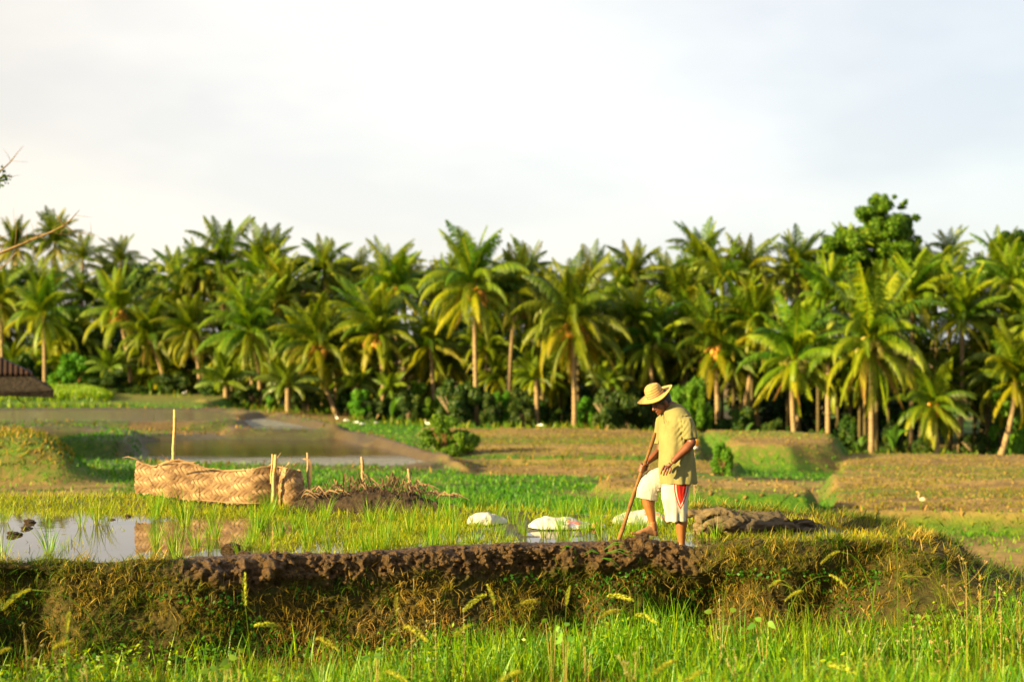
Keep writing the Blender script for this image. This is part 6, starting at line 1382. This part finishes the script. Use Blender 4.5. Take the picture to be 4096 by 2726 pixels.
# flowering weeds
M['flower'] = plain('tiny_flowers', (.50, .46, .22), .8, .1, (.38, .32, .12)); M['brownflower'] = plain('brown_flowers', (.42, .24, .09), .8, .1, (.58, .38, .16)); M['weedstem'] = plain('weed_stem', (.20, .17, .04), .6, .2, (.30, .20, .06))
def flower_weed(label, px, row, Y, seed, brown=False, whorl=False, n=6):
    tip = at(px, row, Y); b = Vector((tip.x, Y, float(fore_z(np.array([tip.x]), np.array([Y]))[0]))); root = empty('flowering_weed', b, label, 'weed', 'flowering weeds in the meadow'); rs = random.Random(seed); h = tip.z-b.z; mb = MB(); fl = MB(); lf = MB(); ends = []
    mb.tube([(0, 0, 0), (.01, 0, h*.5), (0, 0, h)], [.004, .003, .0015], 5); ends.append(Vector((0, 0, h)))
    for k in range(n):
        z = h*rs.uniform(.45, .85); a = rs.uniform(0, 6.28); e = Vector((math.cos(a)*h*.18, math.sin(a)*h*.15, z+h*rs.uniform(.10, .28)))
        if not whorl: mb.tube([(0, 0, z), Vector((0, 0, z)).lerp(e, .5)+Vector((0, 0, -.01)), e], [.0025, .002, .0012], 4); ends.append(e)
        else: ends.append(Vector((0, 0, h*(.35+.65*k/n))))
    fl_parts = []
    for e in ends:
        fl = MB(); fl_parts.append(fl)
        for j in range(6): fl.add(IV*rs.uniform(.0025, .0048)+np.array(e+Vector((rs.gauss(0, .008), rs.gauss(0, .008), rs.gauss(0, .006)))), IF, 0, rs.random())
    for k in range(14):
        z = h*rs.uniform(.1, .8); a = rs.uniform(0, 6.28); d = Vector((math.cos(a), math.sin(a), .5)).normalized(); p = Vector((0, 0, z)); L = rs.uniform(.03, .06); lf.strip([p, p+d*L*.5, p+d*L], (-math.sin(a), math.cos(a), 0), [.003, L*.42, .002], 0, rs.uniform(.2, .8))
    link('stems', mb.mesh('weed_stems', [M['weedstem']]), root)
    for h_, me_ in enumerate(fl_parts): link('flower_head', me_.mesh('flower_head', [M['brownflower' if brown else 'flower']]), root); link('leaves', lf.mesh('weed_leaves', [M['greengrass']]), root)
for i, (x, y, Y, br, wh, lab) in enumerate(((2222, 1292, 11.0, True, False, 'tall weed with brown seed clusters at the right against the far field'), (2255, 1345, 10.8, True, False, 'shorter brown-clustered weed right of the tall one'), (2300, 1350, 10.6, False, True, 'pale green whorled weed near the right edge'),
   (2345, 1385, 10.2, True, False, 'brown flowering weed cut by the right edge'), (1000, 1380, 10.6, False, True, 'whorled weed with round flower knobs left of the feathery grass head'), (1066, 1400, 10.5, False, True, 'second whorled weed just left of the feathery grass head'), (945, 1425, 10.3, False, False, 'slim weed with small pale flowers left of the whorled pair'),
   (150, 1500, 8.9, False, False, 'tiny pale-flowered weed in the bottom left'), (60, 1470, 9.3, False, False, 'dark twiggy weed with pale flowers at the left edge'), (200, 1530, 8.6, False, False, 'lower pale-flowered weed in the bottom left'), (1690, 1490, 9.2, False, False, 'white-flowered weed among the grass right of the middle'),
   (2100, 1440, 9.9, False, False, 'small white-flowered weed on the right'), (1990, 1460, 9.6, False, False, 'white-flowered weed left of the small one on the right'), (1460, 1500, 9.0, False, False, 'pale-flowered weed in the lower middle'), (2180, 1475, 9.5, True, False, 'brownish weed in the lower right'), (1655, 1380, 11.2, False, True, 'thin leafy weed against the dark bank right of the middle'))):
    flower_weed(lab, x*K_, y*K_, Y, i+20, br, wh)
# broad-leaved plants
M['broad'] = leafmat('broad_leaf', [(0, (.09, .21, .015)), (1, (.19, .31, .02))], .45, .5, .4)
def broad(label, px, row, Y, seed, n=4, L=.07):
    tip = at(px, row, Y); b = Vector((tip.x, Y, float(fore_z(np.array([tip.x]), np.array([Y]))[0]))); root = empty('broadleaf_plant', b, label, 'plant', 'broad-leaved plants in the meadow'); rs = random.Random(seed); mb = MB(); st = MB(); h = tip.z-b.z
    for k in range(n):
        a = rs.uniform(0, 6.28); r = rs.uniform(.02, .10); e = Vector((math.cos(a)*r, math.sin(a)*r, h*rs.uniform(.7, 1))); st.tube([(0, 0, 0), e*.5+Vector((0, 0, .02)), e], [.004, .003, .002], 5); d = Vector((math.cos(a)*.6, math.sin(a)*.6-.1, rs.uniform(-.2, 1))).normalized(); sd = d.cross(Vector((0, -1, .3))).normalized()
        P = [e+d*L*s-Vector((0, 0, .03*s*s)) for s in (0, .15, .35, .6, .85, 1)]; mb.strip(P, sd, [.01, L*.55, L*.72, L*.6, L*.3, .004], 0, rs.random())
    link('leaves', mb.mesh('broad_leaves', [M['broad']]), root); link('stem', st.mesh('broad_stem', [M['weedstem']]), root)
for i, (x, y, Y, lab) in enumerate(((1272, 1415, 11.0, 'broad-leaved plant with glowing round leaves right of the bristly head'), (1350, 1460, 10.6, 'round-leaved plant in the grass right of the middle'), (1300, 1440, 10.5, 'lower broad-leaved plant between its two neighbours'), (865, 1475, 10.0, 'light green broad leaves left of the bottom middle'),
(510, 1500, 9.8, 'pale broad-leaved plant before the left bank'), (545, 1496, 9.8, 'broad-leaved plant right next to the pale one before the left bank'), (1655, 1405, 11.6, 'broad-leaved plant at the foot of the dark bank'), (1760, 1420, 11.0, 'small broad-leaved plant right of the one at the dark bank'))):
    broad(lab, x*K_, y*K_, Y, i+5)
# unseen shrubs added left of view to shade the bank end and near grass
b = Vector((-7.1, 11.2, -.6)); root = empty('shrub', b, 'unseen leafy shrub added outside the left edge to shade the end of the bank', 'shrub')
for nm, me in (('leaves', SH[1]), ('stems', STM[0])):
    o = link(nm, me, root); o.scale = (.9, .9, .72)
root = empty('shrub', Vector((-6.2, 7.9, -.3)), 'second unseen leafy shrub added outside the left edge to shade the near grass', 'shrub')
for nm, me in (('leaves', SH[2]), ('stems', STM[1])):
    o = link(nm, me, root); o.scale = (1.0, 1.0, .8)
CLOUD = .252; EXPO = 2.0
# ------------------------------------------------------------------ light, sky, camera
SUN = Vector((-.83, -.43, .29)).normalized()
sd = bpy.data.lights.new('sun', 'SUN'); sd.energy = 5.0; sd.angle = math.radians(.6); sd.color = (1.0, .775, .34)
so = bpy.data.objects.new('sun', sd); COL.objects.link(so); so.rotation_euler = SUN.to_track_quat('Z', 'Y').to_euler(); so.location = (-20, -12, 12)
wd = bpy.data.worlds.new('World'); scene.world = wd; wd.use_nodes = True
nt = wd.node_tree; nt.nodes.clear()
out = nt.nodes.new('ShaderNodeOutputWorld')
sky = nt.nodes.new('ShaderNodeTexSky'); sky.sky_type = 'NISHITA'; sky.sun_disc = False
sky.sun_elevation = math.asin(SUN.z); sky.sun_rotation = math.atan2(SUN.x, SUN.y); sky.dust_density = 2.0; sky.air_density = 1.0
b1_ = nt.nodes.new('ShaderNodeBackground'); b1_.inputs[1].default_value = .1; nt.links.new(sky.outputs[0], b1_.inputs[0])
tc = nt.nodes.new('ShaderNodeTexCoord')
sep = nt.nodes.new('ShaderNodeSeparateXYZ'); nt.links.new(tc.outputs['Generated'], sep.inputs[0])
mp = nt.nodes.new('ShaderNodeMapping'); mp.inputs['Scale'].default_value = (1.0, 1.0, 2.6); nt.links.new(tc.outputs['Generated'], mp.inputs[0])
nz = nt.nodes.new('ShaderNodeTexNoise'); nz.inputs['Scale'].default_value = 3.2; nz.inputs['Detail'].default_value = 4; nz.inputs['Roughness'].default_value = .5
nt.links.new(mp.outputs[0], nz.inputs['Vector'])
# thin high cloud: warm white towards the sun's side, cooler away from it
r1 = nt.nodes.new('ShaderNodeValToRGB')
ma = nt.nodes.new('ShaderNodeMath'); ma.operation = 'MULTIPLY_ADD'; ma.inputs[1].default_value = 1.25; ma.inputs[2].default_value = .5
nt.links.new(sep.outputs['X'], ma.inputs[0])
nt.links.new(ma.outputs[0], r1.inputs[0])
els = r1.color_ramp.elements; els[0].position = .0; els[0].color = (1.0, .90, .78, 1); els[1].position = 1.0; els[1].color = (.76, .79, .82, 1)
e = els.new(.28); e.color = (1.04, .995, .93, 1)
e = els.new(.5); e.color = (1.0, .98, .94, 1)
e = els.new(.72); e.color = (.92, .92, .91, 1)
r2 = nt.nodes.new('ShaderNodeValToRGB'); nt.links.new(nz.outputs['Fac'], r2.inputs[0])
els = r2.color_ramp.elements; els[0].position = .40; els[0].color = (.885, .885, .90, 1); els[1].position = .57; els[1].color = (1.04, 1.025, .995, 1)
mx = nt.nodes.new('ShaderNodeMix'); mx.data_type = 'RGBA'; mx.blend_type = 'MULTIPLY'; mx.inputs[0].default_value = 1
nt.links.new(r1.outputs[0], mx.inputs[6]); nt.links.new(r2.outputs[0], mx.inputs[7])
b2_ = nt.nodes.new('ShaderNodeBackground'); b2_.inputs[1].default_value = CLOUD; nt.links.new(mx.outputs[2], b2_.inputs[0])
ms = nt.nodes.new('ShaderNodeMixShader'); ms.inputs[0].default_value = .86
nt.links.new(b1_.outputs[0], ms.inputs[1]); nt.links.new(b2_.outputs[0], ms.inputs[2]); nt.links.new(ms.outputs[0], out.inputs[0])
cd = bpy.data.cameras.new('camera'); co = bpy.data.objects.new('camera', cd); COL.objects.link(co); scene.camera = co
co.location = (0, 0, CAMZ); co.rotation_euler = (math.radians(90), 0, 0)
cd.sensor_width = 36; cd.lens = 50; cd.clip_start = .1; cd.clip_end = 8000
cd.dof.use_dof = True; cd.dof.focus_distance = 14.2; cd.dof.aperture_fstop = 1.25
scene.view_settings.view_transform = 'Standard'; scene.view_settings.look = 'None'; scene.view_settings.gamma = 1; scene.view_settings.exposure = EXPO
scene.cycles.max_bounces = 5; scene.cycles.diffuse_bounces = 3; scene.cycles.glossy_bounces = 2; scene.cycles.transmission_bounces = 3; scene.cycles.transparent_max_bounces = 4
scene.cycles.use_denoising = True
scene.cycles.sample_clamp_indirect = 4
